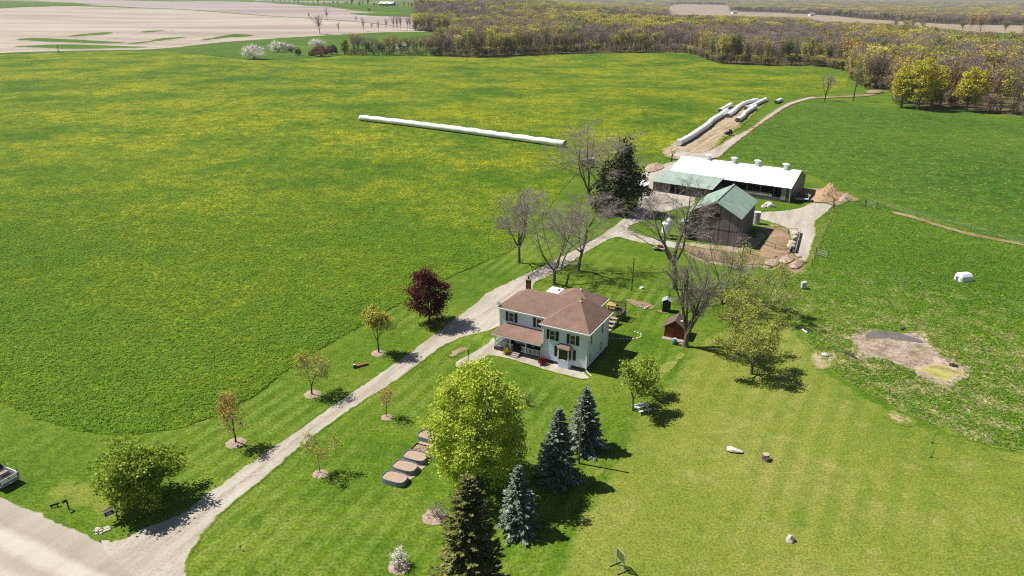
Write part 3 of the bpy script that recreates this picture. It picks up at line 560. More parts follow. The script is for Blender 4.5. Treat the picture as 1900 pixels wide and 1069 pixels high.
def conifer(px_, ytop, label, seed, R, leafm, dens=1.0, size=0.3, shape=0.85, droop=0.25, rag=0.1, z0=0.03, name='spruce_tree', tuft=1.0):
    p = G(*px_); H = tall(p, ytop); r = np.random.default_rng(seed)
    bs, C, D = [], [], []
    z = H*z0+0.25
    while z < H-0.2:
        t = (z/H); Lr = R*(1-t)**shape+0.12; nb = int(max(5, 13*(1-t)**0.5+3)); a0 = r.uniform(0, 6.28)
        for k in range(nb):
            az = a0+k*2*math.pi/nb+r.normal()*0.15; L = Lr*r.uniform(1-rag*2.2, 1+rag); el = -droop*(1-t)+0.45*t+r.normal()*0.06
            d = np.array([math.cos(az)*math.cos(el), math.sin(az)*math.cos(el), math.sin(el)]); s0 = np.array([0, 0, z])
            bs.append((*s0, *(s0+d*L*0.96), 0.03*(1-t)+0.012, 0.006))
            m = max(3, int(L*15*dens)); f = r.uniform(0.18 if L > 1 else 0.05, 1.0, m)**0.8; lat = (r.uniform(-1, 1, m))*(0.10+0.30*L*(1-f)*0.9)
            sd = np.array([-math.sin(az), math.cos(az), 0]); q = s0+d*(f*L)[:, None]+sd*lat[:, None]; q[:, 2] += 0.14*f*f*L*0.6-0.05*np.abs(lat)+r.normal(size=m)*0.03
            dd = d[None]*1.0+sd[None]*np.sign(lat)[:, None]*r.uniform(0.2, 0.9, m)[:, None]; dd[:, 2] += r.normal(size=m)*0.22-0.05
            C.append(q); D.append(dd)
        z += max(0.16, 0.30*(H/9)**0.5)*(0.75+0.5*(1-t))
    C = np.concatenate(C); D = np.concatenate(D); D /= np.linalg.norm(D, axis=1)[:, None]; n = len(C)
    up = np.array([0, 0, 1.])+r.normal(size=(n, 3))*0.45; w = np.cross(D, up); w /= np.linalg.norm(w, axis=1)[:, None]
    s = size*r.uniform(0.6, 1.3, n)[:, None]
    V = np.stack([C-D*s*0.5, C+w*s*0.26*tuft, C+D*s*0.6, C-w*s*0.26*tuft], 1)
    V[:, 1::2, 2] -= 0.04*s
    tr = [(0, 0, -0.1, 0, 0, H*0.5, H*0.016, H*0.010), (0, 0, H*0.5, 0, 0, H, H*0.010, 0.012)]
    return tree(name, label, 'tree', p, seg_mesh('trunk', np.array(tr+bs), [M_barkd]), [('crown', arr_mesh('crown', V.reshape(-1, 3), [np.arange(n*4).reshape(-1, 4)], [leafm]))])
conifer((1083, 829), 716, 'blue spruce behind the utility pole, nearest the house', 51, 2.55, L_spruce, 1.25, 0.36, rag=0.2, shape=0.95)
conifer((1033, 890), 755, 'large blue spruce left of the utility pole', 52, 2.5, L_spruce, 1.4, 0.33, rag=0.14, droop=0.35)
conifer((960, 980), 860, 'pale blue spruce, lowest on the lawn, beside the brown-tipped spruce', 53, 2.2, L_spruce, 1.2, 0.34, rag=0.24, shape=1.0)
conifer((872, 1150), 877, 'large brown-tipped green spruce at the bottom edge of the picture', 54, 3.7, L_spruce2, 1.5, 0.36, shape=0.75, rag=0.16)
crown_tree((1152, 394), 276, 'dark ragged conifer between the drive and the silage bag', 55, 4.0, L_spruce3, 280, 60, 0.7, 0.5, egg=0.72, zlow=0.03, shell=0.5, bk=M_barkd, lobe=0.36, name='conifer_tree')
crown_tree((1128, 392), 300, 'shorter dark conifer left of the ragged conifer', 56, 2.7, L_spruce3, 130, 50, 0.6, 0.45, egg=0.6, zlow=0.03, shell=0.5, bk=M_barkd, lobe=0.3, name='conifer_tree')
# shrubs
def shrub(px_, w, h, label, leafm, seed, n=60, per=26, size=0.2, crad=0.22, twigs=True, name='shrub', group=None, cat='shrub', p=None):
    p = p if p is not None else G(*px_); r = np.random.default_rng(seed)
    segs = []
    for k in range(14):
        a_ = r.uniform(0, 6.28); e = np.array([math.cos(a_)*w*0.42*r.uniform(0.2, 1), math.sin(a_)*w*0.42*r.uniform(0.2, 1), h*r.uniform(0.6, 0.98)]); m = e*0.5+r.normal(size=3)*0.08*w*np.array([1, 1, 0.3])
        segs += [(0, 0, -0.05, *m, 0.012*h+0.01, 0.008*h+0.008), (*m, *e, 0.008*h+0.008, 0.006)]
    C, cc = clumps(r, n, w/2, h*0.48, h*0.52, per, crad, size, 0.45, 0.05, -0.75)
    V, Q = leaves(r, C, size, 0.02, 0.4)
    return tree(name, label, cat, p, seg_mesh('stems', np.array(segs), [M_bark]), [('crown', arr_mesh('crown', V, [Q], [leafm]))], group=group)
def rename_stems(t):
    t.children[0].name = 'stems'; t.children[0]['kind'] = 'stuff'; return t
rename_stems(shrub((978, 752), 2.6, 2.0, 'leafless grey shrub behind the big maple near the house', L_brush, 61, 40, 8, 0.1, 0.3))
rename_stems(shrub((812, 960), 1.7, 1.6, 'pale grey-leaved shrub in a round mulch bed', leafmat('pale_leaves', [(0.2, S(130, 140, 100)), (0.8, S(186, 190, 160))]), 62, 40, 16, 0.1, 0.2))
rename_stems(shrub((741, 1050), 1.5, 1.7, 'small white blossoming shrub at the bottom of the lawn', L_white, 63, 46, 22, 0.1, 0.16))
rename_stems(shrub((942, 657), 1.15, 0.85, 'yellow shrub beside the porch steps', leafmat('yellow_leaves', [(0.2, S(170, 140, 20)), (0.8, S(222, 190, 50))]), 64, 30, 30, 0.12, 0.13))
rename_stems(shrub((1005, 676), 1.15, 1.0, 'red shrub at the right end of the porch', leafmat('crimson_leaves', [(0.2, S(96, 14, 24)), (0.8, S(160, 34, 44))]), 65, 30, 30, 0.12, 0.13))

# ------------------------------------------------------------------ building and object helpers
class MB:
    def __init__(s): s.v = []; s.f = []
    def add(s, V, F):
        b = len(s.v); s.v += [tuple(x) for x in V]; s.f += [tuple(i+b for i in f) for f in F]; return s
    def box(s, c, d, rz=0.0, M=None, bev=0.0):
        x, y, z = d[0]/2, d[1]/2, d[2]/2
        V = [Vector((i*x, j*y, k*z)) for k in (-1, 1) for j in (-1, 1) for i in (-1, 1)]
        R = M or Matrix.Rotation(rz, 3, 'Z'); c = Vector(c)
        return s.add([R @ v+c for v in V], [(0, 2, 3, 1), (4, 5, 7, 6), (0, 1, 5, 4), (2, 6, 7, 3), (0, 4, 6, 2), (1, 3, 7, 5)])
    def prism(s, poly, z0, z1):
        n = len(poly); V = [(p[0], p[1], z0) for p in poly]+[(p[0], p[1], z1) for p in poly]
        return s.add(V, [tuple(reversed(range(n))), tuple(range(n, 2*n))]+[(i, (i+1) % n, n+(i+1) % n, n+i) for i in range(n)])
    def slab(s, q, th):
        """thick sheet through the corner points q, th downwards along the normal"""
        q = [Vector(p) for p in q]; nrm = (q[1]-q[0]).cross(q[2]-q[0]).normalized()
        if nrm.z < 0: q = q[::-1]; nrm = -nrm
        n = len(q); V = q+[p-nrm*th for p in q]
        return s.add(V, [tuple(range(n)), tuple(reversed(range(n, 2*n)))]+[((i+1) % n, i, n+i, n+(i+1) % n) for i in range(n)])
    def tube(s, p0, p1, r0, r1=None, n=8):
        r1 = r0 if r1 is None else r1; p0 = Vector(p0); p1 = Vector(p1); d = (p1-p0).normalized(); u = d.orthogonal().normalized(); w = d.cross(u)
        A = [p0+(u*math.cos(a)+w*math.sin(a))*r0 for a in [i*2*math.pi/n for i in range(n)]]; B = [p1+(u*math.cos(a)+w*math.sin(a))*r1 for a in [i*2*math.pi/n for i in range(n)]]
        return s.add(A+B, [tuple(reversed(range(n))), tuple(range(n, 2*n))]+[(i, (i+1) % n, n+(i+1) % n, n+i) for i in range(n)])
    def lathe(s, prof, n=16, c=(0, 0, 0), sx=1, sy=1):
        V = []; F = []
        for r_, z in prof: V += [(c[0]+r_*sx*math.cos(i*2*math.pi/n), c[1]+r_*sy*math.sin(i*2*math.pi/n), c[2]+z) for i in range(n)]
        for k in range(len(prof)-1): F += [(k*n+i, k*n+(i+1) % n, (k+1)*n+(i+1) % n, (k+1)*n+i) for i in range(n)]
        F.append(tuple(reversed(range(n)))); F.append(tuple(range((len(prof)-1)*n, len(prof)*n)))
        return s.add(V, F)
    def build(s, name, mat, parent=None, sm=False, bev=0.0):
        me = bpy.data.meshes.new(name); me.from_pydata(s.v, [], s.f); me.update()
        if bev:
            bm = bmesh.new(); bm.from_mesh(me); bmesh.ops.bevel(bm, geom=bm.edges[:], offset=bev, segments=2, affect='EDGES', clamp_overlap=True); bm.to_mesh(me); bm.free()
        me.materials.append(mat)
        if sm: me.polygons.foreach_set('use_smooth', np.ones(len(me.polygons), bool))
        return link(bpy.data.objects.new(name, me), parent)
def B(c, d, rz=0.0, M=None): return MB().box(c, d, rz, M)
def lump(r, rad, n=2, sq=(1, 1, 0.7), rough=0.22):
    bm = bmesh.new(); bmesh.ops.create_icosphere(bm, subdivisions=n, radius=1)
    k = r.normal(size=(4, 3))
    for v in bm.verts:
        f = 1+rough*sum(math.sin(v.co.dot(Vector(a_))*1.6+i) for i, a_ in enumerate(k))/2+r.normal()*rough*0.25
        v.co = Vector((v.co.x*f*rad*sq[0], v.co.y*f*rad*sq[1], v.co.z*f*rad*sq[2]))
    me = bpy.data.meshes.new('lump'); bm.to_mesh(me); bm.free(); return me

# materials
def m_siding():
    n = NT('siding'); z = n.sep(n.obj())[2]
    l = n.math('FRACT', n.math('MULTIPLY', z, 1/0.20)); nz = n.noise(1.2, 4, 0.6, n.obj())
    c = n.ramp(nz, [(0.3, (0.68, 0.75, 0.95, 1)), (0.7, (0.75, 0.81, 0.98, 1))])
    n.bsdf(c, 0.55, n.bump(l, 0.5, 0.03), 0.3); return n.m
def m_shingle(name, a_, b_):
    n = NT(name); v = n.obj(); z = n.sep(v)[2]
    row = n.math('FRACT', n.math('MULTIPLY', z, 9.5)); nz = n.noise(2.2, 5, 0.75, v); big = n.noise(0.35, 3, 0.6, v); sp = n.noise(9, 2, 0.8, v)
    c = n.ramp(n.math('ADD', n.math('MULTIPLY', nz, 0.6), n.math('MULTIPLY', big, 0.4)), [(0.32, a_), (0.66, b_)])
    c = n.mix(n.rng(row, 0.0, 0.22, 0.42, 0.0), c, tuple(x*0.45 for x in a_[:3])+(1,)); c = n.mix(n.rng(sp, 0.5, 0.75, 0, 0.4), c, tuple(x*0.5 for x in a_[:3])+(1,))
    n.bsdf(c, 0.95, n.bump(n.math('ADD', row, sp), 0.35, 0.03), 0.1); return n.m
def m_boards(name, a_, b_, w=0.28, dirt=0.5):
    n = NT(name); v = n.obj(); s_ = n.sep(v); u = n.math('ADD', s_[0], s_[1])
    bi = n.math('FLOOR', n.math('MULTIPLY', u, 1/w)); wnz = n.N('ShaderNodeTexWhiteNoise', {'W': bi}, noise_dimensions='1D').outputs[0]
    st = n.noise(3, 5, 0.7, n.vmul(v, (1, 1, 0.12)))
    c = n.ramp(n.math('ADD', n.math('MULTIPLY', wnz, 0.4), n.math('MULTIPLY', st, 0.6)), [(0.3, a_), (0.7, b_)])
    gap = n.math('FRACT', n.math('MULTIPLY', u, 1/w)); c = n.mix(n.rng(gap, 0.0, 0.09, dirt, 0), c, (0.01, 0.01, 0.01, 1))  # dirt sets how strong the near-black line at each board gap is
    n.bsdf(c, 0.9, n.bump(gap, 0.3, 0.02), 0.15); return n.m
def m_metal(name, a_, b_, rib=0.3, axis=0, rough=0.45, metal=0.0):
    n = NT(name); v = n.obj(); nz = n.noise(0.5, 4, 0.65, v); sp = n.noise(5, 3, 0.7, v)
    c = n.ramp(n.math('ADD', n.math('MULTIPLY', nz, 0.7), n.math('MULTIPLY', sp, 0.3)), [(0.35, a_), (0.62, b_)])
    r_ = n.math('SINE', n.math('MULTIPLY', n.sep(v)[axis], 2*math.pi/rib))
    n.bsdf(c, rough, n.bump(r_, 0.3, 0.03), 0.35, metal); return n.m
M_siding = m_siding(); M_shing = m_shingle('shingles', S(136, 110, 98), S(174, 144, 128)); M_white = flat('white_paint', (0.78, 0.79, 0.8, 1), 0.5, var=0.06)
M_black = flat('black_shutter', (0.018, 0.019, 0.022, 1), 0.5); M_found = flat('dark_foundation', S(74, 74, 74), 0.9, var=0.2, bump=0.3)
ng = NT('window_glass'); ng.bsdf((0.02, 0.028, 0.034, 1), 0.05, None, 0.6); M_glass = ng.m
nb_ = NT('brick'); v_ = nb_.obj(); bt = nb_.N('ShaderNodeTexBrick', {'Vector': nb_.rotz(v_, 0), 'Scale': 4.0, 'Color1': S(110, 48, 38), 'Color2': S(140, 70, 54), 'Mortar': S(150, 136, 126)}); nb_.bsdf(bt.outputs[0], 0.9); M_brick = nb_.m
M_deck = flat('grey_deck', S(86, 86, 86), 0.8, var=0.15); M_wood = m_boards('weathered_wood', S(92, 82, 72), S(140, 128, 114), 0.15); M_dark = flat('dark_plastic', (0.02, 0.02, 0.022, 1), 0.5)
M_conc = flat('concrete', S(178, 168, 158), 0.9, var=0.15, bump=0.2); M_steel = flat('galvanised_steel', (0.34, 0.36, 0.38, 1), 0.6, metal=0.1); M_tan = flat('tan_panel', S(168, 150, 140), 0.8)
M_yel = flat('yellow_plastic', S(206, 174, 96), 0.5); M_stone = flat('stone', S(204, 196, 188, 0.9), 0.95, var=0.3, sc=5, bump=0.5); M_mulch = flat('mulch', S(186, 164, 146), 0.95, var=0.35, sc=6, bump=0.6)

# ------------------------------------------------------------------ the farmhouse
hp = G(1087, 690); HR = math.radians(-28)
house = thing('farmhouse', 'pale two-storey farmhouse with brown hip roof, black shutters and front porch', 'house', hp, HR)
EZ = 5.7
# walls (local x runs along the front to the right, y to the back)
w1 = MB().prism([(-6.4, 0), (0, 0), (0, 7.6), (-2.2, 7.6), (-2.2, 12.0), (-8.6, 12.0), (-8.6, 7.6), (-14.2, 7.6), (-14.2, 2.1), (-6.4, 2.1)], 0.45, EZ-0.02)
w1.build('wall', M_siding, house)
MB().prism([(-6.42, -0.02), (0.02, -0.02), (0.02, 7.62), (-2.18, 7.62), (-2.18, 12.02), (-8.62, 12.02), (-8.62, 7.62), (-14.22, 7.62), (-14.22, 2.08), (-6.42, 2.08)], -0.1, 0.45).build('foundation', M_found, house)
for x, y in ((0.0, 0.0), (-6.4, 0.0), (0.0, 7.6), (-14.2, 2.1)): B((x, y, (EZ+0.45)/2), (0.16, 0.16, EZ-0.5)).build('corner_board', M_white, house)
def hip(x0, x1, y0, y1, z, r0, r1, th=0.14):
    """hip roof: eaves rectangle and the two ridge ends; r0, r1 are (x, y, z)"""
    A, Bq, C_, D = (x0, y0, z), (x1, y0, z), (x1, y1, z), (x0, y1, z); m = MB()
    if abs(r0[0]-r1[0]) > abs(r0[1]-r1[1]): fs = [[A, Bq, r1, r0], [Bq, C_, r1], [C_, D, r0, r1], [D, A, r0]]
    else: fs = [[A, Bq, r0], [Bq, C_, r1, r0], [C_, D, r1], [D, A, r0, r1]]
    for f in fs: m.slab(f, th)
    return m
ov = 0.42
rf = hip(-6.4-ov, ov, -ov, 8.0, EZ, (-3.15, 4.5, 8.15), (-3.15, 5.2, 8.15)).build('roof', M_shing, house); rf['label'] = 'brown hip roof over the front block'
r2 = hip(-14.2-ov, -3.0, 2.1-ov, 8.0, EZ, (-11.2, 4.85, 8.0), (-3.4, 4.85, 8.0)).build('roof', M_shing, house)
r3 = hip(-9.0, -1.8, 6.2, 12.4, EZ, (-5.6, 9.4, 7.65), (-5.2, 9.4, 7.65)).build('roof', M_shing, house)
for q in ([(-6.4-ov, -ov), (ov, -ov)], [(ov, -ov), (ov, 8.0)], [(-14.2-ov, 2.1-ov), (-6.4-ov, 2.1-ov)], [(-14.2-ov, 2.1-ov), (-14.2-ov, 8.0)], [(-1.8, 8.0), (-1.8, 12.4)]):
    (x0, y0), (x1, y1) = q; cx, cy = (x0+x1)/2, (y0+y1)/2; L = math.hypot(x1-x0, y1-y0); az = math.atan2(y1-y0, x1-x0); nx_, ny_ = math.sin(az), -math.cos(az)
    sg = 1 if (nx_*(cx+6)+ny_*(cy-5)) > 0 else -1
    B((cx+nx_*0.05*sg, cy+ny_*0.05*sg, EZ-0.10), (L+0.1, 0.11, 0.13), az).build('gutter', M_white, house)
soff = MB(); soff.prism([(-6.78, -0.38), (0.38, -0.38), (0.38, 7.9), (-6.78, 7.9)], EZ-0.19, EZ-0.15); soff.prism([(-14.58, 1.72), (-6.8, 1.72), (-6.8, 7.9), (-14.58, 7.9)], EZ-0.19, EZ-0.15); soff.build('soffit', M_white, house)
for x, y in ((0.06, -0.08), (-6.32, -0.1)): MB().tube((x, y, 0.25), (x, y, EZ-0.2), 0.045, n=6).build('downspout', M_white, house)
MB().tube((0.06, -0.08, 0.25), (1.2, -0.9, 0.08), 0.045, n=6).build('downspout', M_white, house)
for x, y, z in ((-2.95, 4.2, 7.98), (-5.0, 9.2, 7.55)): B((x, y, z), (0.24, 0.22, 0.16)).build('roof_vent', M_white, house)
ch = B((-11.6, 5.7, 8.0), (0.62, 0.5, 2.0)).build('chimney', M_brick, house)
B((-11.6, 5.7, 9.04), (0.72, 0.6, 0.1)).build('cap', M_conc, ch); MB().tube((-11.6, 5.7, 9.09), (-11.6, 5.7, 9.5), 0.13, 0.11).build('flue', M_dark, ch)
dsh = MB().lathe([(0.02, 0), (0.2, 0.03), (0.27, 0.09)], 12).build('satellite_dish', M_steel, house); dsh.location = (-14.3, 1.9, 6.15); dsh.rotation_euler = (1.0, 0, 0.4)
MB().tube((0, 0, 0), (0, -0.2, -0.4), 0.02).build('mast', M_dark, dsh)
def window(x, y, z, w, h, face, shut=True, panes=2):
    """face: 0 front wall, 1 right wall; z is the sill"""
    o = bpy.data.objects.new('window', None); link(o, house); o.location = (x, y, z); o.rotation_euler = (0, 0, 0 if face == 0 else math.pi/2)
    f = MB()
    for dx, dz, sx, sz in ((-w/2, h/2, 0.08, h), (w/2, h/2, 0.08, h)): f.box((dx, -0.05, dz), (sx, 0.12, sz+0.08))
    for dz in (0, h): f.box((0, -0.048, dz), (w-0.08, 0.114, 0.08))
    f.box((0, -0.035, h*0.5), (w-0.08, 0.05, 0.05)); f.build('frame', M_white, o)
    B((0, -0.012, h/2), (w-0.09, 0.03, h-0.09)).build('pane', M_glass, o)
    B((0, -0.09, -0.07), (w+0.16, 0.2, 0.06)).build('sill', M_white, o)
    if shut:
        for s_ in (-1, 1):
            sh = MB(); sh.box((s_*(w/2+0.28), -0.03, h/2), (0.42, 0.055, h+0.06))
            for q in range(9): sh.box((s_*(w/2+0.28), -0.064, 0.1+q*(h-0.2)/8), (0.3, 0.02, 0.05))
            sh.build('shutter', M_black, o)
    return o
window(-5.0, 0, 3.55, 0.78, 1.35, 0); window(-2.05, 0, 3.55, 0.78, 1.35, 0)
window(-12.35, 2.1, 3.75, 0.82, 1.35, 0); window(-8.05, 2.1, 3.75, 0.82, 1.35, 0)
for y, z in ((1.2, 3.6), (5.2, 3.6), (1.0, 0.95), (5.0, 0.95)): window(0, y, z, 0.62, 1.35, 1, False)
# bay window
bay = bpy.data.objects.new('bay_window', None); link(bay, house); bay.location = (-3.1, 0, 0.75)
bp = [(-1.0, 0), (-0.72, -0.62), (0.72, -0.62), (1.0, 0)]
MB().prism(bp, -0.75, 0.5).build('base', M_siding, bay); MB().prism(bp, 2.0, 2.14).build('head', M_white, bay)
MB().prism([(p[0]*0.95, p[1]*0.9) for p in bp], 0.52, 1.99).build('pane', M_glass, bay)
for p in bp[1:3]: B((p[0], p[1]+0.03, 1.25), (0.12, 0.12, 1.5)).build('frame', M_white, bay)
for p in (bp[0], bp[3]): B((p[0]*0.98, -0.06, 1.25), (0.1, 0.1, 1.5)).build('frame', M_white, bay)
rb = MB(); e_ = [(-1.2, 0.0), (-0.85, -0.82), (0.85, -0.82), (1.2, 0.0)]
for i in range(3): rb.slab([(*e_[i], 2.16), (*e_[i+1], 2.16), (e_[i+1][0]*0.6, -0.02, 2.62), (e_[i][0]*0.6, -0.02, 2.62)], 0.06)
rb.build('roof', M_shing, bay)
for s_ in (-1, 1): B((s_*1.35, -0.03, 1.25), (0.42, 0.055, 1.5)).build('shutter', M_black, bay)
# porch
por = bpy.data.objects.new('porch', None); link(por, house)
MB().prism([(-13.9, -0.25), (-6.45, -0.25), (-6.45, 2.06), (-13.9, 2.06)], -0.05, 0.55).build('floor', M_deck, por)
pr = MB(); pr.slab([(-14.25, -0.6, 2.62), (-6.44, -0.6, 2.62), (-6.44, 2.08, 3.45), (-13.0, 2.08, 3.45)], 0.12); pr.slab([(-14.25, -0.6, 2.62), (-13.0, 2.08, 3.45), (-14.25, 2.08, 2.62)], 0.12); pr.build('roof', M_shing, por)
B((-10.33, -0.56, 2.5), (7.6, 0.1, 0.16)).build('fascia', M_white, por); B((-14.1, 0.75, 2.5), (0.1, 2.6, 0.16)).build('fascia', M_white, por)
for x, y in ((-13.75, -0.1), (-11.4, -0.1), (-8.95, -0.1), (-6.6, -0.1), (-13.75, 1.95)): B((x, y, 1.5), (0.13, 0.13, 1.9)).build('post', M_white, por)
def rail(x0, y0, x1, y1):
    L = math.hypot(x1-x0, y1-y0); az = math.atan2(y1-y0, x1-x0); m = MB()
    for z in (0.68, 1.42): m.box(((x0+x1)/2, (y0+y1)/2, z), (L, 0.07, 0.07), az)
    k = int(L/0.19)
    for i in range(1, k): t = i/k; m.box((x0+(x1-x0)*t, y0+(y1-y0)*t, 1.05), (0.055, 0.055, 0.68), az)
    m.build('railing', M_white, por)
rail(-13.65, -0.1, -10.9, -0.1); rail(-9.7, -0.1, -6.7, -0.1); rail(-13.75, 0.0, -13.75, 1.85)
for i in range(3): B((-10.3, -0.42-0.3*i, 0.19-0.08*i+0.1), (1.15, 0.34, 0.36-0.13*i)).build('step', M_conc, por)
dr = B((-9.6, 2.06, 1.6), (0.95, 0.08, 2.1)).build('door', flat('blue_door', S(96, 130, 156), 0.5), house); B((-9.28, 2.0, 1.5), (0.05, 0.06, 0.12)).build('handle', M_steel, dr)
B((-9.6, 2.05, 2.72), (1.2, 0.1, 0.12)).build('door_trim', M_white, house)
for x, la in ((-11.7, 'dark chair on the porch left of the blue door'), (-7.6, 'dark bench on the porch behind the right railing')):
    c = hp+Matrix.Rotation(HR, 3, 'Z') @ Vector((x, 1.1, 0.55)); w_ = 0.6 if 'chair' in la else 1.35
    t = thing('porch_chair' if 'chair' in la else 'porch_bench', la, 'chair' if 'chair' in la else 'bench', c, HR)
    B((0, 0, 0.42), (w_, 0.5, 0.06)).build('seat', M_dark, t); B((0, 0.25, 0.75), (w_, 0.05, 0.6)).build('backrest', M_dark, t)
    for sx in (-1, 1):
        for sy in (-1, 1): B((sx*(w_/2-0.05), sy*0.2, 0.2), (0.05, 0.05, 0.4)).build('leg', M_dark, t)
def HL(x, y, z=0.0): return hp+Matrix.Rotation(HR, 3, 'Z') @ Vector((x, y, z))
# trailer behind the house
t = thing('enclosed_trailer', 'white flat-topped trailer parked behind the house', 'trailer', HL(-11.5, 18.1), HR)
B((0, 0, 1.6), (5.2, 2.4, 2.3)).build('body', M_white, t, bev=0.06); B((-0.9, 0.1, 2.8), (0.4, 0.4, 0.1)).build('roof_vent', M_dark, t)
for sx in (-0.5, 0.5):
    for sy in (-1.1, 1.1): MB().tube((sx, sy-0.12, 0.35), (sx, sy+0.12, 0.35), 0.34, n=14).build('wheel', M_dark, t)
MB().box((3.0, 0, 0.5), (1.1, 0.1, 0.1)).build('hitch', M_dark, t)
# back deck
t = thing('raised_deck', 'weathered raised wooden deck with railings and yellow awning behind the house', 'deck', G(1144, 590), HR)
B((0, 0, 1.3), (2.3, 2.2, 0.12)).build('floor', M_wood, t)
for sx in (-1.05, 1.05):
    for sy in (-1, 1): B((sx, sy, 1.1), (0.12, 0.12, 2.4)).build('post', M_wood, t)
for q, dd in (((0, -1.05, 2.25), (2.2, 0.06, 0.14)), ((0, 1.05, 2.25), (2.2, 0.06, 0.14)), ((1.08, 0, 2.25), (0.06, 2.1, 0.14)), ((0, -1.05, 1.75), (2.2, 0.05, 0.1)), ((1.08, 0, 1.75), (0.05, 2.1, 0.1)), ((0, 1.05, 1.75), (2.2, 0.05, 0.1))): B(q, dd).build('rail', M_wood, t)
for i in range(6): B((1.12, -0.9+i*0.36, 0.7), (0.04, 0.3, 1.1)).build('skirt_board', M_wood, t)
ya = MB()
for i in range(6):
    a0, a1 = math.pi*i/6, math.pi*(i+1)/6; ya.slab([(-1.5-0.0, 0.75*math.cos(a0), 1.7+0.75*math.sin(a0)), (-0.1, 0.75*math.cos(a0), 1.7+0.75*math.sin(a0)), (-0.1, 0.75*math.cos(a1), 1.7+0.75*math.sin(a1)), (-1.5, 0.75*math.cos(a1), 1.7+0.75*math.sin(a1))], 0.05)
ya.build('awning', M_yel, t)
t = thing('wooden_steps', 'pale wooden steps lying beside the back corner of the house', 'steps', G(1134, 606), HR)
for i in range(4): B((0.0, -1.5+i*0.85, 0.12+i*0.28), (1.1, 0.55, 0.1)).build('tread', flat('pale_wood', S(196, 178, 160), 0.8) if i == 0 else bpy.data.materials['pale_wood'], t)
for s_ in (-0.6, 0.6): MB().add([(s_-0.05, -1.9, 0), (s_-0.05, 1.6, 0), (s_-0.05, 1.6, 1.0), (s_+0.05, -1.9, 0), (s_+0.05, 1.6, 0), (s_+0.05, 1.6, 1.0)], [(0, 2, 1), (3, 4, 5), (0, 1, 4, 3), (1, 2, 5, 4), (2, 0, 3, 5)]).build('stringer', M_wood, t)

# ------------------------------------------------------------------ barns
M_wroof = m_metal('white_roof', (0.86, 0.87, 0.88, 1), (0.95, 0.95, 0.95, 1), 0.3, 0, 0.4); M_groof = m_metal('green_roof', S(146, 176, 158), S(186, 208, 190), 0.3, 1, 0.5); M_groof2 = m_metal('green_roof_lean', S(156, 180, 166), S(192, 208, 198), 0.3, 0, 0.5)
M_bwood = m_boards('grey_barn_boards', S(96, 90, 88), S(150, 142, 138), 0.26, 0.8); M_gmetal = m_metal('grey_wall_metal', S(92, 94, 98), S(116, 118, 120), 0.25, 0); M_inside = flat('dark_interior', (0.012, 0.012, 0.014, 1), 0.9); M_curt = m_boards('curtain_wall', S(168, 160, 158), S(200, 194, 190), 0.9, 0.3)  # dark_interior: near-black colour stands in for the shade inside openings
LB = math.radians(-33); lo_ = Vector((67.4, 171.0, 0))
def LL(x, y, z=0): return lo_+Matrix.Rotation(LB, 3, 'Z') @ Vector((x, y, z))
lb = thing('long_barn', 'long low barn with bright white metal roof and four roof vents', 'barn', lo_, LB)
EZB, RZB, BW, BL = 3.75, 6.5, 16.4, 30.6
# front wall is open above a low wall
B((-BL/2, 0.1, 0.55), (BL, 0.2, 1.1)).build('wall', M_gmetal, lb)
B((-BL/2-1.3, -0.03, 1.35), (BL-5.5, 0.05, 0.8)).build('curtain', M_curt, lb)
B((-1.35, 0.06, 2.1), (1.2, 0.28, 3.1)).build('door', M_curt, lb)
for i in range(10): B((-0.4-i*(BL-0.8)/9.0, 0.12, 2.35), (0.22, 0.24, 2.6)).build('post', M_bwood, lb)
B((-0.3, 0.12, 1.87), (0.6, 0.22, 3.7)).build('wall', M_gmetal, lb)
B((-BL/2, 0.12, 3.55), (BL, 0.22, 0.3)).build('beam', M_bwood, lb)
MB().prism([(-BL, 4.0), (0, 4.0), (0, 4.1), (-BL, 4.1)], 0, 3.8).build('dark_backing', M_inside, lb)  # near-black sheet, shade behind the open front put into its colour
MB().prism([(-BL, BW-0.2), (0, BW-0.2), (0, BW), (-BL, BW)], 0, EZB).build('wall', M_gmetal, lb)
for x in (-0.12, -BL+0.12):
    MB().add([(x-0.1, 0, 0), (x-0.1, BW, 0), (x-0.1, BW, EZB), (x-0.1, BW/2, RZB-0.1), (x-0.1, 0, EZB), (x+0.1, 0, 0), (x+0.1, BW, 0), (x+0.1, BW, EZB), (x+0.1, BW/2, RZB-0.1), (x+0.1, 0, EZB)], [(4, 3, 2, 1, 0), (5, 6, 7, 8, 9), (0, 1, 6, 5), (1, 2, 7, 6), (2, 3, 8, 7), (3, 4, 9, 8), (4, 0, 5, 9)]).build('gable_wall', M_gmetal, lb)
np_ = 15; pw = (BL+0.8)/np_
for i in range(np_):
    for s_ in (0, 1):
        y0, z0 = (-0.5, EZB-0.02) if s_ == 0 else (BW+0.5, EZB-0.02); zz = 0.0 if i % 2 else 0.018
        x0 = -BL-0.4+i*pw-0.02; x1 = x0+pw+0.03
        MB().slab([(x0, y0, z0+zz), (x1, y0, z0+zz), (x1, BW/2, RZB+zz), (x0, BW/2, RZB+zz)], 0.06).build('roof_panel', M_wroof, lb)
B((-BL/2, BW/2, RZB+0.05), (BL+0.8, 0.5, 0.08)).build('ridge_cap', M_wroof, lb)
for x in (-23.5, -16.7, -10.6, -3.5):
    v_ = B((x, BW/2-0.1, RZB+0.55), (0.95, 0.95, 1.1)).build('vent', flat('vent_white', (0.7, 0.74, 0.76, 1)) if x < -23 else bpy.data.materials['vent_white'], lb)
    MB().lathe([(0.95, 0), (1.0, 0.08), (0.75, 0.3)], 4, (x, BW/2-0.1, RZB+1.1)).build('cap', M_wroof, v_)
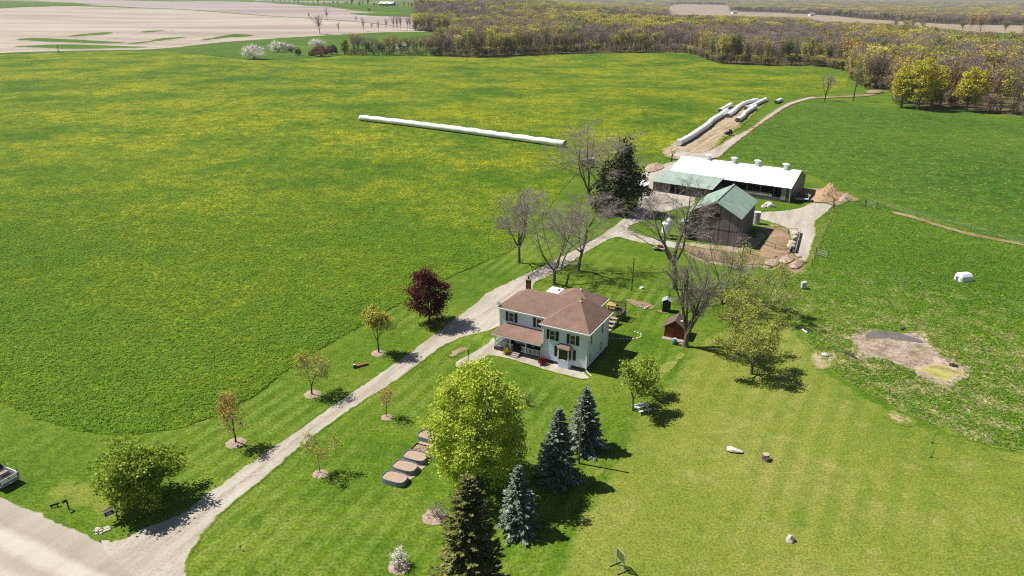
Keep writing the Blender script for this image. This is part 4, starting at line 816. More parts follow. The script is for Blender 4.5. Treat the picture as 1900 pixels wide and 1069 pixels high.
MB().tube((0.3, -0.35, 0), (0.12, -0.3, EZB), 0.06).build('downspout', M_white, lb)
# green lean-to on the left of the long barn
le = thing('lean_to_shed', 'low grey shed with pale green sloping roof joined to the long barn', 'shed', LL(-29.5, -7.9), LB)
LW, LD = 15.4, 8.0
np_ = 10
for i in range(np_):
    x0 = -2.6+i*(LW+0.6)/np_-0.3; x1 = x0+(LW+0.6)/np_+0.03; zz = 0.0 if i % 2 else 0.018
    MB().slab([(x0, -0.5, 2.62+zz), (x1, -0.5, 2.62+zz), (x1, LD-0.2, 4.0+zz), (x0, LD-0.2, 4.0+zz)], 0.06).build('roof_panel', M_groof2, le)
MB().prism([(-2.6, 0), (2.0, 0), (2.0, 0.2), (-2.6, 0.2)], 0, 2.6).build('wall', M_bwood, le); MB().prism([(6.2, 0), (12.4, 0), (12.4, 0.2), (6.2, 0.2)], 0, 2.6).build('wall', M_bwood, le)
MB().add([(-2.6, 0.22, 0), (-2.6, LD, 0), (-2.6, LD, 3.9), (-2.6, 0.22, 2.62), (-2.4, 0.22, 0), (-2.4, LD, 0), (-2.4, LD, 3.9), (-2.4, 0.22, 2.62)], [(3, 2, 1, 0), (4, 5, 6, 7), (0, 1, 5, 4), (1, 2, 6, 5), (2, 3, 7, 6), (3, 0, 4, 7)]).build('side_wall', M_gmetal, le)
MB().prism([(-2.4, 5.0), (12.4, 5.0), (12.4, 5.1), (-2.4, 5.1)], 0, 3.3).build('dark_backing', M_inside, le)  # near-black sheet gives the shed's inside its shade by colour
for x in (3.4, 4.8): B((x, 0.12, 1.3), (0.18, 0.18, 2.6)).build('post', M_bwood, le)
# white lean-to flap left of the shed
t = thing('white_calf_shelter', 'small white sloping-roofed shelter between the conifer and the green shed', 'shelter', G(1190, 352), LB)
MB().slab([(-1.6, -1.3, 1.2), (1.6, -1.3, 1.2), (1.6, 1.2, 1.9), (-1.6, 1.2, 1.9)], 0.08).build('roof', M_wroof, t); MB().prism([(-1.5, -1.1), (1.5, -1.1), (1.5, 1.1), (-1.5, 1.1)], 0, 1.18).build('wall', M_tan, t)
# old timber barn
ob = thing('timber_barn', 'old grey timber barn with faded green gable roof', 'barn', (40.45, 139.0, 0), math.radians(-28.3))
OW, OL, OE, OA = 5.1, 15.5, 6.15, 8.9
for y in (0, OL-0.2):
    MB().add([(-OW, y, 0.0), (OW, y, 0.0), (OW, y, OE), (0, y, OA-0.12), (-OW, y, OE), (-OW, y+0.2, 0), (OW, y+0.2, 0), (OW, y+0.2, OE), (0, y+0.2, OA-0.12), (-OW, y+0.2, OE)], [(0, 1, 2, 3, 4), (9, 8, 7, 6, 5), (1, 0, 5, 6), (2, 1, 6, 7), (3, 2, 7, 8), (4, 3, 8, 9), (0, 4, 9, 5)]).build('gable_wall', M_bwood, ob)
for s_ in (-1, 1): B((s_*(OW-0.1), OL/2, OE/2), (0.2, OL-0.42, OE)).build('wall', M_bwood, ob)
np_ = 16
for i in range(np_):
    y0 = -0.45+i*(OL+0.9)/np_; y1 = y0+(OL+0.9)/np_+0.03; zz = 0.0 if i % 2 else 0.018
    for s_ in (-1, 1): MB().slab([(s_*(OW+0.4), y0, OE-0.2+zz), (s_*(OW+0.4), y1, OE-0.2+zz), (0, y1, OA+zz), (0, y0, OA+zz)], 0.06).build('roof_panel', M_groof, ob)
B((0, OL/2, OA+0.03), (0.4, OL+0.9, 0.08)).build('ridge_cap', M_groof, ob)
B((0.0, -0.03, 3.35), (2*OW, 0.05, 0.16)).build('girt', M_bwood, ob)
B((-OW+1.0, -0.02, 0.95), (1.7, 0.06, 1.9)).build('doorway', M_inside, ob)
B((OW+0.03, 3.0, 2.0), (0.07, 2.4, 3.6)).build('door', flat('blue_grey_door', S(120, 130, 150), 0.7), ob)
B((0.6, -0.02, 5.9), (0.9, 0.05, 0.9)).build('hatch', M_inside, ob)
B((-OW-1.3, 6.2, 1.2), (2.6, 4.2, 2.4)).build('side_shed', M_bwood, ob); MB().slab([(-OW-2.9, 3.8, 2.3), (-OW-2.9, 8.6, 2.3), (-OW, 8.6, 3.1), (-OW, 3.8, 3.1)], 0.08).build('side_shed_roof', M_groof, ob)
# tanks
def tank(px_, r_, h, label, mat, feet=True):
    t = thing('feed_bin' if feet else 'silo_tank', label, 'tank', G(*px_)); z0 = 0.9 if feet else 0.0
    MB().lathe([(r_*0.35, z0-0.3), (r_, z0+0.4), (r_, z0+h), (r_*0.4, z0+h+0.45)] if feet else [(r_, 0), (r_, h), (r_*0.96, h+0.06)], 20).build('shell', mat, t, False)
    if feet:
        for k in range(4): a_ = k*math.pi/2+0.5; MB().tube((r_*0.9*math.cos(a_), r_*0.9*math.sin(a_), 0), (r_*0.9*math.cos(a_), r_*0.9*math.sin(a_), z0+0.6), 0.05).build('leg', M_steel, t)
        MB().lathe([(0.25, 0), (0.25, 0.14)], 10, (0, 0, z0+h+0.43)).build('lid', M_steel, t)
    else:
        MB().lathe([(r_*1.05, 0), (r_*1.05, 0.12)], 20, (0, 0, h)).build('rim', M_white, t)
        for q in range(5): MB().lathe([(r_+0.02, 0), (r_+0.02, 0.07)], 20, (0, 0, 0.4+q*h/5.2)).build('band', M_steel, t)
tank((1233, 442), 0.75, 2.3, 'tall white feed bin on legs left of the timber barn', M_white)
tank((1239, 437), 0.62, 2.5, 'second white feed bin just behind the first, left of the timber barn', M_white)
tank((1403, 415), 0.72, 2.6, 'round pale tank with bands at the right side of the timber barn', flat('pale_tank', S(206, 198, 190), 0.6), False)
t = thing('flat_trailer', 'small wooden trailer bed with brown load on the lawn near the barn', 'trailer', G(1223, 464), math.radians(-20))
B((0, 0, 0.45), (2.5, 1.5, 0.14)).build('bed', M_conc, t); B((0.1, 0.2, 0.75), (0.9, 0.7, 0.45)).build('load', flat('rust', S(128, 76, 52), 0.9, var=0.3), t)
for s_ in (-1, 1): MB().tube((0, s_*0.7, 0.22), (0, s_*0.85, 0.22), 0.22, n=12).build('wheel', M_dark, t)
# feeder row, pens, gates
r_ = np.random.default_rng(5)
ma = [lump(r_, 0.75, 2, (1, 1, 0.8), 0.25) for _ in range(3)]
for m_ in ma: m_.materials.append(flat('hay_bale_wrap', S(206, 196, 178), 0.8, var=0.2) if 'hay_bale_wrap' not in bpy.data.materials else bpy.data.materials['hay_bale_wrap'])
for i, (x, y, la) in enumerate(((1476, 438, 'pale lumpy bale at the far end of the row beside the dirt pen'), (1473, 447, 'pale lumpy bale second from the far end of the row by the pen'), (1470, 455, 'pale lumpy bale second from the near end of the row by the pen'), (1467, 462, 'pale lumpy bale at the near end of the row beside the dirt pen'))):
    o = bpy.data.objects.new('wrapped_bale', ma[i % 3]); link(o); o.location = G(x, y)+Vector((0, 0, 0.5)); o.rotation_euler = (0, 0, i*1.3); o.scale = (1.0, 1.2, 0.95); tag(o, la, 'bale', 'bales beside the dirt pen')
p0, p1 = G(1480, 432), G(1470, 470); t = thing('concrete_bunk', 'dark concrete feed bunk right of the row of pale bales', 'feed bunk', (p0+p1)/2, math.atan2((p1-p0).y, (p1-p0).x))
L = (p1-p0).length; B((0, 0, 0.15), (L, 0.9, 0.2)).build('floor', M_found, t)
for s_ in (-0.5, 0.5): B((0, s_, 0.4), (L, 0.12, 0.8)).build('side', M_conc, t)
def fence(pts, label, h=1.2, every=3.2, wires=3, mat=None, name='wire_fence', rail_=False):
    P = [G(*q) for q in pts]; t = thing(name, label, 'fence', P[0]); o = P[0]; mat = mat or M_wood
    for a_, b_ in zip(P[:-1], P[1:]):
        k = max(1, int((b_-a_).length/every))
        for i in range(k+1):
            if i == k and b_ is not P[-1]: continue
            q = a_+(b_-a_)*(i/k)-o; MB().tube(q-Vector((0, 0, 0.1)), q+Vector((0, 0, h)), 0.07, 0.06, 6).build('post', mat, t)
        for j in range(wires):
            z = h*(0.35+0.6*j/max(1, wires-1)); MB().tube(a_-o+Vector((0, 0, z)), b_-o+Vector((0, 0, z)), 0.05 if rail_ else 0.012, n=5).build('rail' if rail_ else 'wire', mat if rail_ else M_steel, t)
fence([(1546, 386), (1538, 398), (1530, 420), (1520, 448), (1514, 470), (1506, 492)], 'wire fence on wooden posts between the barnyard and the pasture')
fence([(1605, 376), (1640, 385), (1700, 401), (1800, 428), (1900, 455)], 'thin wire fence running right along the top of the pasture', every=9)
fence([(1437, 424), (1462, 434), (1478, 434)], 'low fence along the far side of the dirt pen', every=2.6, rail_=True, wires=2)
fence([(1418, 455), (1438, 462), (1458, 466)], 'low wooden rail fence along the near side of the dirt pen', every=2.2, rail_=True, wires=2, h=1.0)
def gate(p0, p1, label, h=1.3):
    a_, b_ = G(*p0), G(*p1); t = thing('pipe_gate', label, 'gate', a_, math.atan2((b_-a_).y, (b_-a_).x)); L = (b_-a_).length
    for x in (0, L): MB().tube((x, 0, -0.1), (x, 0, h+0.35), 0.09, n=8).build('post', M_wood, t)
    for z in (0.35, 0.7, 1.0, h): MB().tube((0.1, 0, z), (L-0.1, 0, z), 0.03, n=6).build('bar', M_steel, t)
    for x in (0.15, L/2, L-0.15): MB().tube((x, 0, 0.3), (x, 0, h), 0.03, n=6).build('brace', M_steel, t)
gate((1605, 384), (1626, 387), 'metal pipe gate at the corner of the far green field'); gate((1513, 474), (1535, 480), 'metal pipe gate at the near end of the barnyard fence'); gate((1378, 470), (1392, 472), 'short pale gate in front of the timber barn')
for i, (x, y, la) in enumerate(((1546, 381, 'thick leaning post at the corner of the barnyard fence'), (1547, 387, 'shorter dark post beside the leaning corner post'))):
    o = MB().tube((0, 0, -0.1), (0.12, 0.05, 1.9-0.7*i), 0.16, 0.13).build('fence_post', M_wood); o.location = G(x, y); tag(o, la, 'post')
# heaps
def heap(pts_, h, label, mat, seed, cat='heap', name='dirt_heap', lab=True):
    P = catmull(px(*pts_), True, 0.6); c = P.mean(0); r = np.random.default_rng(seed); x0, y0 = P.min(0); x1, y1 = P.max(0)
    g = 0.35; gx, gy = np.meshgrid(np.arange(x0, x1, g), np.arange(y0, y1, g)); Q = np.stack([gx.ravel(), gy.ravel()], -1); Q = Q[inside(Q, P)]
    A = np.concatenate([P, Q+r.normal(size=Q.shape)*0.06]); n = len(P)
    vo, eo, fo, *_ = delaunay_2d_cdt([Vector(p) for p in A], [(i, (i+1) % n) for i in range(n)], [], 1, 1e-4)
    V = np.array([(v.x, v.y) for v in vo]); D = dist_poly(V, P); m = D.max()
    ph = r.uniform(0, 6, 6); nz = 0.5+0.25*np.sin(V[:, 0]*0.9+ph[0])*np.sin(V[:, 1]*1.1+ph[1])+0.25*np.sin(V[:, 0]*2.1+ph[2])*np.sin(V[:, 1]*1.8+ph[3])+r.normal(size=len(V))*0.22
    Z = T(V[:, 0], V[:, 1])+0.2+h*(D/m)**1.15*np.clip(nz+0.35, 0.2, 1.3)*(D > 0.01)
    o = bpy.data.objects.new(name, arr_mesh(name, np.column_stack([V, Z]), [np.array([tuple(f) for f in fo])], [mat])); link(o); return tag(o, label, cat)
M_heap = flat('sandy_soil', S(190, 160, 124), 0.95, var=0.35, sc=1.2, bump=0.8); M_heap2 = flat('pale_soil', S(188, 166, 144), 0.95, var=0.4, sc=1.4, bump=0.8)
heap([(1506, 374), (1510, 360), (1522, 354), (1540, 352), (1556, 358), (1565, 366), (1550, 373), (1530, 377)], 2.6, 'large heap of sandy soil at the end of the long barn', M_heap, 3)
heap([(1556, 374), (1562, 364), (1576, 364), (1580, 370), (1570, 376)], 1.2, 'smaller pale heap right of the large sandy heap', M_heap2, 4)
heap([(1416, 490), (1424, 484), (1440, 483), (1446, 489), (1434, 495)], 0.7, 'leftmost low mound of pale soil below the dirt pen', M_heap2, 5)
heap([(1444, 486), (1452, 478), (1466, 477), (1472, 484), (1458, 490)], 0.8, 'middle low mound of pale soil below the dirt pen', M_heap2, 15)
heap([(1464, 497), (1470, 488), (1484, 484), (1490, 491), (1478, 500)], 0.75, 'rightmost low mound of pale soil below the dirt pen', M_heap2, 16)
heap([(1196, 316), (1205, 306), (1225, 305), (1232, 311), (1220, 317), (1205, 320)], 0.9, 'low earth heap behind the dark conifer', M_heap2, 6)
rk = [lump(r_, 1.0, 2, (1, 0.8, 0.6), 0.3) for _ in range(4)]
for m_ in rk: m_.materials.append(M_stone)
def rock(px_, s_, la, mi=0, cat='rock', mat=None, group=None, sc=(1, 1, 1)):
    me = rk[mi]
    if mat: me = me.copy(); me.materials.clear(); me.materials.append(mat)
    o = bpy.data.objects.new('rock', me); link(o); o.location = G(*px_)+Vector((0, 0, s_*0.25)); o.scale = (s_*sc[0], s_*sc[1], s_*sc[2]); o.rotation_euler = (0, 0, mi*2.1+s_); return tag(o, la, cat, group)
rock((1424, 382), 1.2, 'grey boulder on the grass island by the long barn', 0); rock((1430, 384), 0.9, 'smaller boulder right of the grey boulder on the grass island', 1, sc=(1, 1, 0.9)); rock((1416, 384), 0.7, 'low boulder left of the grey boulder on the grass island', 2)
rock((1562, 373), 0.8, 'dark log end in front of the sandy heap', 2, mat=flat('dark_stone', S(84, 74, 66), 0.95)); rock((1569, 372), 0.75, 'second dark log end right of the first by the heap', 3, mat=bpy.data.materials['dark_stone'])
rock((1360, 838), 0.8, 'flat pale stone slab on the dry lawn', 1, sc=(1.1, 0.9, 0.35)); rock((1464, 1003), 0.5, 'pointed pale rock near the bottom right of the lawn', 2, sc=(0.8, 0.8, 1.9)); rock((1530, 661), 0.5, 'pale rock at the sandy corner by the pond', 3); rock((1576, 660), 0.9, 'dark log on the pond bank', 2, mat=bpy.data.materials['dark_stone'], sc=(1.3, 0.28, 0.45)); rock((1767, 680), 0.55, 'dark rock at the right edge of the pond', 1, mat=bpy.data.materials['dark_stone'])
rock((1675, 612), 0.6, 'dark clod on the far bank of the pond', 3, mat=bpy.data.materials['dark_stone'], sc=(1.0, 0.4, 0.5)); rock((1190, 535), 0.4, 'white rock on the side lawn near the thin pole', 0, mat=M_white); rock((1203, 314), 0.9, 'grey rock on the earth heap behind the conifer', 2)
for i, (x, y) in enumerate(((1438, 477), (1470, 482), (1455, 492), (1484, 478), (1428, 497), (1447, 499), (1462, 470), (1492, 488))): rock((x, y), 0.35+0.1*(i % 3), 'dark clod of earth among the low mounds below the dirt pen', i % 4, 'clod', mat=bpy.data.materials.get('clod_soil') or flat('clod_soil', S(132, 108, 84), 0.95, var=0.3), group='clods below the dirt pen', sc=(1.3, 0.8, 0.6))
t = thing('tree_stump', 'cut tree stump with pale top on the dry lawn', 'stump', G(1420, 852)); MB().lathe([(0.55, 0), (0.42, 0.2), (0.38, 0.62)], 12).build('trunk', M_bark, t); MB().lathe([(0.37, 0), (0.36, 0.03)], 12, (0, 0, 0.625)).build('cut_face', flat('cut_wood', S(206, 186, 160)), t); B((0.1, -0.42, 0.25), (0.42, 0.3, 0.4), 0.3).build('root', M_bark, t)
# silage bags
nb2 = NT('bag_plastic'); nb2.bsdf(nb2.ramp(nb2.noise(0.8, 4, 0.6, nb2.obj()), [(0.3, (0.72, 0.77, 0.78, 1)), (0.7, (0.86, 0.88, 0.88, 1))]), 0.4, nb2.bump(nb2.noise(1.5, 3, 0.6, nb2.obj()), 0.5, 0.15), 0.4); M_bag = nb2.m
def bag(pts_, r0, label, group='white silage bags', open_=True):
    P = catmull(px(*pts_), False, 1.0); o0 = Vector((P[0][0], P[0][1], float(T(*P[0])))); t = thing('silage_bag', label, 'silage bag', o0, group=group)
    n = 12; V = []; F = []; m = len(P); r = np.random.default_rng(len(label))
    for i, p in enumerate(P):
        tn = P[min(i+1, m-1)]-P[max(i-1, 0)]; tn = tn/np.linalg.norm(tn); s_ = np.array([-tn[1], tn[0]]); rr = r0*(1+0.05*math.sin(i*0.9)+r.normal()*0.025)
        if i == m-1: rr *= 0.7
        z0 = float(T(*p))-o0.z+0.3
        for k in range(n):
            a_ = k*2*math.pi/n; q = p+s_*math.cos(a_)*rr; V.append((q[0]-o0.x, q[1]-o0.y, z0+max(0, rr*0.78+math.sin(a_)*rr*0.86)))
    for i in range(m-1): F += [(i*n+k, i*n+(k+1) % n, (i+1)*n+(k+1) % n, (i+1)*n+k) for k in range(n)]
    F.append(tuple(range((m-1)*n, m*n)))
    MB().add(V, F).build('cover', M_bag, t, True)
    c0 = [V[k] for k in range(n)]; MB().add(c0, [tuple(reversed(range(n)))]).build('end', flat('silage', S(120, 104, 80), 0.95) if open_ and 'silage' not in bpy.data.materials else (bpy.data.materials['silage'] if open_ else M_bag), t)
bag([(1048, 274), (960, 262), (860, 248), (760, 235), (668, 224)], 1.25, 'very long straight white silage bag lying alone in the hay field')
bag([(1258, 272), (1280, 260), (1296, 249), (1312, 238), (1321, 229), (1335, 220), (1349, 210)], 1.15, 'longest wavy white silage bag in the bag yard', open_=False)
bag([(1336, 210), (1346, 204), (1356, 198)], 1.0, 'short white silage bag on the field side of the bag yard')
bag([(1349, 219), (1360, 212), (1367, 205), (1375, 199), (1386, 194), (1405, 189)], 1.0, 'curved white silage bag in the middle of the bag yard')
bag([(1383, 205), (1395, 201), (1409, 194), (1421, 188)], 1.0, 'white silage bag at the far right of the bag cluster')
bag([(1368, 228), (1378, 221), (1383, 214), (1402, 202)], 1.0, 'bent white silage bag nearest the farm track'); bag([(1439, 193), (1450, 188)], 0.9, 'tiny leftover of a white silage bag, alone by the track')
t = thing('bale_loader', 'black loader standing among the silage bags', 'loader', G(1353, 251)+Vector((0, 0, 0.36)), 0.3)
B((0, 0, 0.7), (2.0, 1.1, 0.6)).build('body', M_dark, t); B((0.3, 0, 1.3), (0.8, 0.9, 0.7)).build('cab', M_glass, t); B((-1.4, 0, 0.4), (0.6, 1.4, 0.6)).build('bucket', M_dark, t)
for sx in (-0.6, 0.6):
    for sy in (-0.6, 0.6): MB().tube((sx, sy-0.1, 0.35), (sx, sy+0.1, 0.35), 0.35, n=12).build('wheel', M_dark, t)
t = thing('tractor', 'tractor with pale hood parked behind the tallest bare tree', 'tractor', G(1092, 310)+Vector((0, 0, 0.3)), math.radians(-10))
B((-1.1, 0, 1.35), (2.0, 0.9, 0.9)).build('hood', flat('grey_hood', S(150, 154, 166)), t); B((0.8, 0, 1.6), (1.4, 1.4, 1.2)).build('cab', M_glass, t); B((0.8, 0, 2.3), (1.6, 1.6, 0.16)).build('cab_roof', M_white, t)
for sy in (-0.9, 0.9): MB().tube((1.0, sy-0.22, 0.85), (1.0, sy+0.22, 0.85), 0.85, n=16).build('rear_wheel', M_dark, t); MB().tube((-1.5, sy-0.15, 0.5), (-1.5, sy+0.15, 0.5), 0.5, n=14).build('front_wheel', M_dark, t)
t = thing('manure_spreader', 'white-sided wagon in the shadow of the long barn', 'wagon', G(1487, 374), math.radians(-8)); B((0, 0, 0.7), (3.0, 1.3, 0.12)).build('bed', flat('pale_blue', S(214, 220, 236)), t); B((1.0, 0.9, 1.2), (1.1, 0.8, 0.8)).build('load', M_dark, t)
for s_ in (-0.8, 0.8): MB().tube((0.2, s_-0.1, 0.4), (0.2, s_+0.1, 0.4), 0.4, n=12).build('wheel', M_dark, t)
for x in (1.6, 1.9): B((x, 0.6, 0.9), (0.06, 1.6, 1.6)).build('rack', M_steel, t)

# ------------------------------------------------------------------ garden
t = thing('garden_shed', 'small red garden shed with brown gable roof under the candelabra tree', 'shed', G(1250, 628), math.radians(-24))
M_red = m_boards('red_boards', S(112, 56, 40), S(146, 78, 56), 0.16, 0.4); M_bshing = m_shingle('brown_shingles', S(108, 92, 84), S(146, 128, 118))
sw, sl, se, sa = 1.45, 2.7, 1.9, 2.95
MB().add([(-sw, 0, 0), (sw, 0, 0), (sw, 0, se), (0, 0, sa-0.1), (-sw, 0, se), (-sw, sl, 0), (sw, sl, 0), (sw, sl, se), (0, sl, sa-0.1), (-sw, sl, se)], [(0, 1, 2, 3, 4), (9, 8, 7, 6, 5), (1, 6, 7, 2), (0, 4, 9, 5)]).build('wall', M_red, t)
ro = MB(); ro.slab([(-sw-0.25, -0.3, se-0.2), (0, -0.3, sa), (0, sl+0.25, sa), (-sw-0.25, sl+0.25, se-0.2)], 0.07); ro.slab([(0, -0.3, sa), (sw+0.25, -0.3, se-0.2), (sw+0.25, sl+0.25, se-0.2), (0, sl+0.25, sa)], 0.07); rr_ = ro.build('roof', M_bshing, t); B((0.75, 1.0, 2.5), (0.35, 0.3, 0.08)).build('skylight', M_white, rr_)
d_ = B((-0.55, -0.03, 0.9), (0.9, 0.06, 1.7)).build('door', flat('red_door', S(156, 70, 48)), t); B((-0.2, -0.07, 0.9), (0.05, 0.04, 0.12)).build('handle', M_dark, d_)
B((0, -0.55, 0.06), (3.2, 0.9, 0.1)).build('slab', M_conc, t)
t = thing('rain_barrel', 'blue plastic rain barrel against the front of the red shed', 'barrel', G(1251, 639)); MB().lathe([(0.27, 0), (0.31, 0.3), (0.31, 0.6), (0.27, 0.9)], 16).build('body', flat('blue_plastic', S(70, 150, 178), 0.4), t, True); MB().lathe([(0.285, 0), (0.285, 0.05)], 16, (0, 0, 0.89)).build('lid', flat('lid_grey', S(190, 200, 206)), t)
rock((1258, 640), 0.42, 'reddish brown clay pot lying beside the blue barrel', 1, 'pot', mat=flat('clay', S(176, 120, 90))); rock((1262, 640), 0.3, 'small pale pot right of the clay pot', 2, 'pot', mat=flat('pale_clay', S(196, 170, 140)))
t = thing('outhouse', 'small black outhouse shed with slanted grey roof behind the garden', 'shed', G(1236, 577), math.radians(-15))
B((0, 0, 0.95), (1.25, 1.25, 1.9)).build('wall', flat('black_boards', S(44, 42, 44), 0.9), t); MB().slab([(-0.8, -0.8, 1.85), (0, -0.8, 2.3), (0, 0.8, 2.3), (-0.8, 0.8, 1.85)], 0.06).build('roof', M_steel, t); MB().slab([(0, -0.8, 2.3), (0.8, -0.8, 1.85), (0.8, 0.8, 1.85), (0, 0.8, 2.3)], 0.06).build('roof', M_steel, t); MB().tube((0.3, 0.3, 2.0), (0.3, 0.3, 3.4), 0.06).build('stovepipe', M_dark, t); B((0, -0.64, 0.85), (0.7, 0.05, 1.6)).build('door', M_dark, t)
for i in range(9):
    a_ = r_.uniform(0, 6.28); o = B((0, 0, 0.06), (r_.uniform(0.5, 1.1), 0.16, 0.06), a_).build('scrap_board', M_tan if i % 2 else M_stone); q = G(1186+r_.uniform(-2, 18), 567+r_.uniform(-3, 6)); o.location = q+Vector((0, 0, 0.02*i)); tag(o, 'short pale scrap board scattered on the dirt patch behind the house', 'board', 'scrap boards on the dirt patch')
def pole(px_, ytop, label, rad=0.12, mat=None, arm=False, name='utility_pole'):
    p = G(*px_); h = tall(p, ytop); t = thing(name, label, 'pole', p); MB().tube((0, 0, -0.2), (0, 0, h), rad, rad*0.7, 10).build('shaft', mat or M_wood, t)
    if arm: MB().tube((0, 0, h*0.83), (1.9, 0.6, 0.05), 0.012, n=5).build('guy_wire', M_steel, t); MB().lathe([(rad*0.85, 0), (rad*0.5, 0.12)], 8, (0, 0, h-0.01)).build('cap', M_steel, t); B((0.12, -0.1, h-0.5), (0.14, 0.12, 0.2)).build('insulator', M_steel, t)
    else: MB().lathe([(rad*0.8, 0), (rad*0.5, 0.08)], 8, (0, 0, h-0.01)).build('cap', M_steel, t)
pole((1074, 860), 744, 'tall wooden utility pole with guy wire among the blue spruces', 0.13, bark('pole_wood', S(120, 108, 92), S(156, 142, 124)), True); pole((1172, 540), 478, 'thin dark pole on the side lawn behind the house', 0.09, M_dark)
t = thing('lamp_post', 'short dark lamp post beside the curved garden path', 'lamp', G(870, 671)); MB().tube((0, 0, 0), (0, 0, 1.35), 0.05).build('post', M_dark, t); MB().lathe([(0.1, 0), (0.13, 0.2), (0.04, 0.3)], 8, (0, 0, 1.35)).build('lantern', M_dark, t)
t = thing('picnic_table', 'white picnic table with attached benches under the light green tree', 'table', G(1190, 762), math.radians(25))
for i in range(4): B((0, -0.3+i*0.2, 0.74), (1.8, 0.18, 0.05)).build('plank', M_white, t)
for s_ in (-1, 1):
    B((0, s_*0.72, 0.45), (1.8, 0.26, 0.05)).build('bench', M_white, t)
    B((s_*0.65, 0, 0.42), (0.08, 1.5, 0.09)).build('crossbar', M_white, t)
    for q in (-1, 1): MB().add([(s_*0.6-0.04, q*0.2, 0.72), (s_*0.6+0.04, q*0.2, 0.72), (s_*0.6+0.04, q*0.65, 0), (s_*0.6-0.04, q*0.65, 0), (s_*0.6-0.04, q*0.3, 0.72), (s_*0.6+0.04, q*0.3, 0.72), (s_*0.6+0.04, q*0.75, 0), (s_*0.6-0.04, q*0.75, 0)], [(0, 1, 2, 3), (7, 6, 5, 4), (0, 4, 5, 1), (2, 6, 7, 3), (1, 5, 6, 2), (3, 7, 4, 0)]).build('leg', M_white, t)
# raised garden beds beside the maple
M_tub = m_metal('tub_metal', S(116, 128, 144), S(150, 160, 170), 0.12, 2, 0.4); M_soil = flat('garden_soil', S(196, 172, 150), 0.95, var=0.25, sc=4, bump=0.5)
def bed(px_, label, w=1.35, d=0.85, h=0.6, rz=math.radians(-22)):
    t = thing('raised_bed', label, 'garden bed', G(*px_), rz, 'raised metal garden beds')
    P = [(math.copysign(abs(math.cos(a_))**0.6, math.cos(a_))*w, math.copysign(abs(math.sin(a_))**0.6, math.sin(a_))*d) for a_ in [i*2*math.pi/28 for i in range(28)]]
    I = [(x*0.95, y*0.92) for x, y in P]; n = 28; V = [(x, y, 0) for x, y in P]+[(x, y, h) for x, y in P]+[(x, y, h) for x, y in I]+[(x, y, h-0.12) for x, y in I]
    MB().add(V, [(k*n+i, k*n+(i+1) % n, (k+1)*n+(i+1) % n, (k+1)*n+i) for k in range(3) for i in range(n)]).build('wall', M_tub, t)
    MB().add([(x, y, h-0.1) for x, y in I], [tuple(range(n))]).build('soil', M_soil, t)
bed((733, 893), 'grey metal garden bed nearest the road'); bed((752, 872), 'grey metal garden bed second from the road'); bed((771, 853), 'grey metal garden bed third from the road'); bed((797, 815), 'grey metal garden bed half hidden by the maple')
sheet('garden_soil', px((712, 898), (740, 905), (770, 885), (803, 850), (815, 835), (810, 800), (790, 808), (760, 838), (735, 868)), 0.06, M_soil, w=0.3, grid=1.5, step=0.4, jit=0.05, smoothc=False)
t = thing('garden_plot', 'low wooden edged garden plot with young plants between the metal beds', 'garden bed', G(785, 838), math.radians(-22))
for s_ in (-1, 1): B((0, s_*0.95, 0.1), (2.7, 0.06, 0.2)).build('edge_board', M_wood, t); B((s_*1.35, 0, 0.1), (0.06, 1.9, 0.2)).build('edge_board', M_wood, t)
rp = np.random.default_rng(9); Cp = np.column_stack([rp.uniform(-1.25, 1.25, 260), rp.uniform(-0.85, 0.85, 260), rp.uniform(0.1, 0.25, 260)]); Vp, Qp = leaves(rp, Cp, 0.12, 0.02, 0.8); o = link(bpy.data.objects.new('seedlings', arr_mesh('seedlings', Vp, [Qp], [L_brush])), t); o['kind'] = 'stuff'
def mulch(px_, r0, h=0.12):
    r = np.random.default_rng(int(px_[0])); n = 26; V = [(0, 0, h)]; F = []
    for k, (f, z) in enumerate(((0.55, h*0.9), (1.0, 0.01))):
        for i in range(n): a_ = i*2*math.pi/n; q = r0*f*(1+r.normal()*0.05); V.append((q*math.cos(a_), q*math.sin(a_), z+r.normal()*0.015))
    F = [(0, 1+i, 1+(i+1) % n) for i in range(n)]+[(1+i, 1+n+i, 1+n+(i+1) % n, 1+(i+1) % n) for i in range(n)]
    o = MB().add(V, F).build('mulch_bed', M_mulch); o.location = G(*px_)+Vector((0, 0, 0.02)); tag(o, kind='structure')
for q, r0 in (((702, 656), 1.0), ((580, 732), 1.05), ((438, 822), 1.05), ((718, 775), 0.7), ((594, 880), 0.78), ((806, 960), 1.15), ((741, 1052), 0.95)): mulch(q, r0)
t = thing('planter_box', 'long brown planter box with a small black and white lantern figure by the drive', 'planter', G(668, 680), math.radians(33)); B((0.25, 0, 0.14), (1.7, 0.42, 0.28)).build('box', flat('brown_wood', S(150, 106, 82), 0.8), t); B((-0.75, 0, 0.22), (0.32, 0.36, 0.44)).build('lantern', M_dark, t); B((-0.75, 0, 0.48), (0.26, 0.3, 0.1)).build('lantern_top', M_white, t); MB().tube((-0.7, 0.05, 0.5), (-0.7, 0.05, 1.0), 0.025).build('stick', M_wood, t); B((-0.62, 0.05, 0.95), (0.22, 0.03, 0.14)).build('flag', flat('dull_red', S(130, 50, 40)), t)
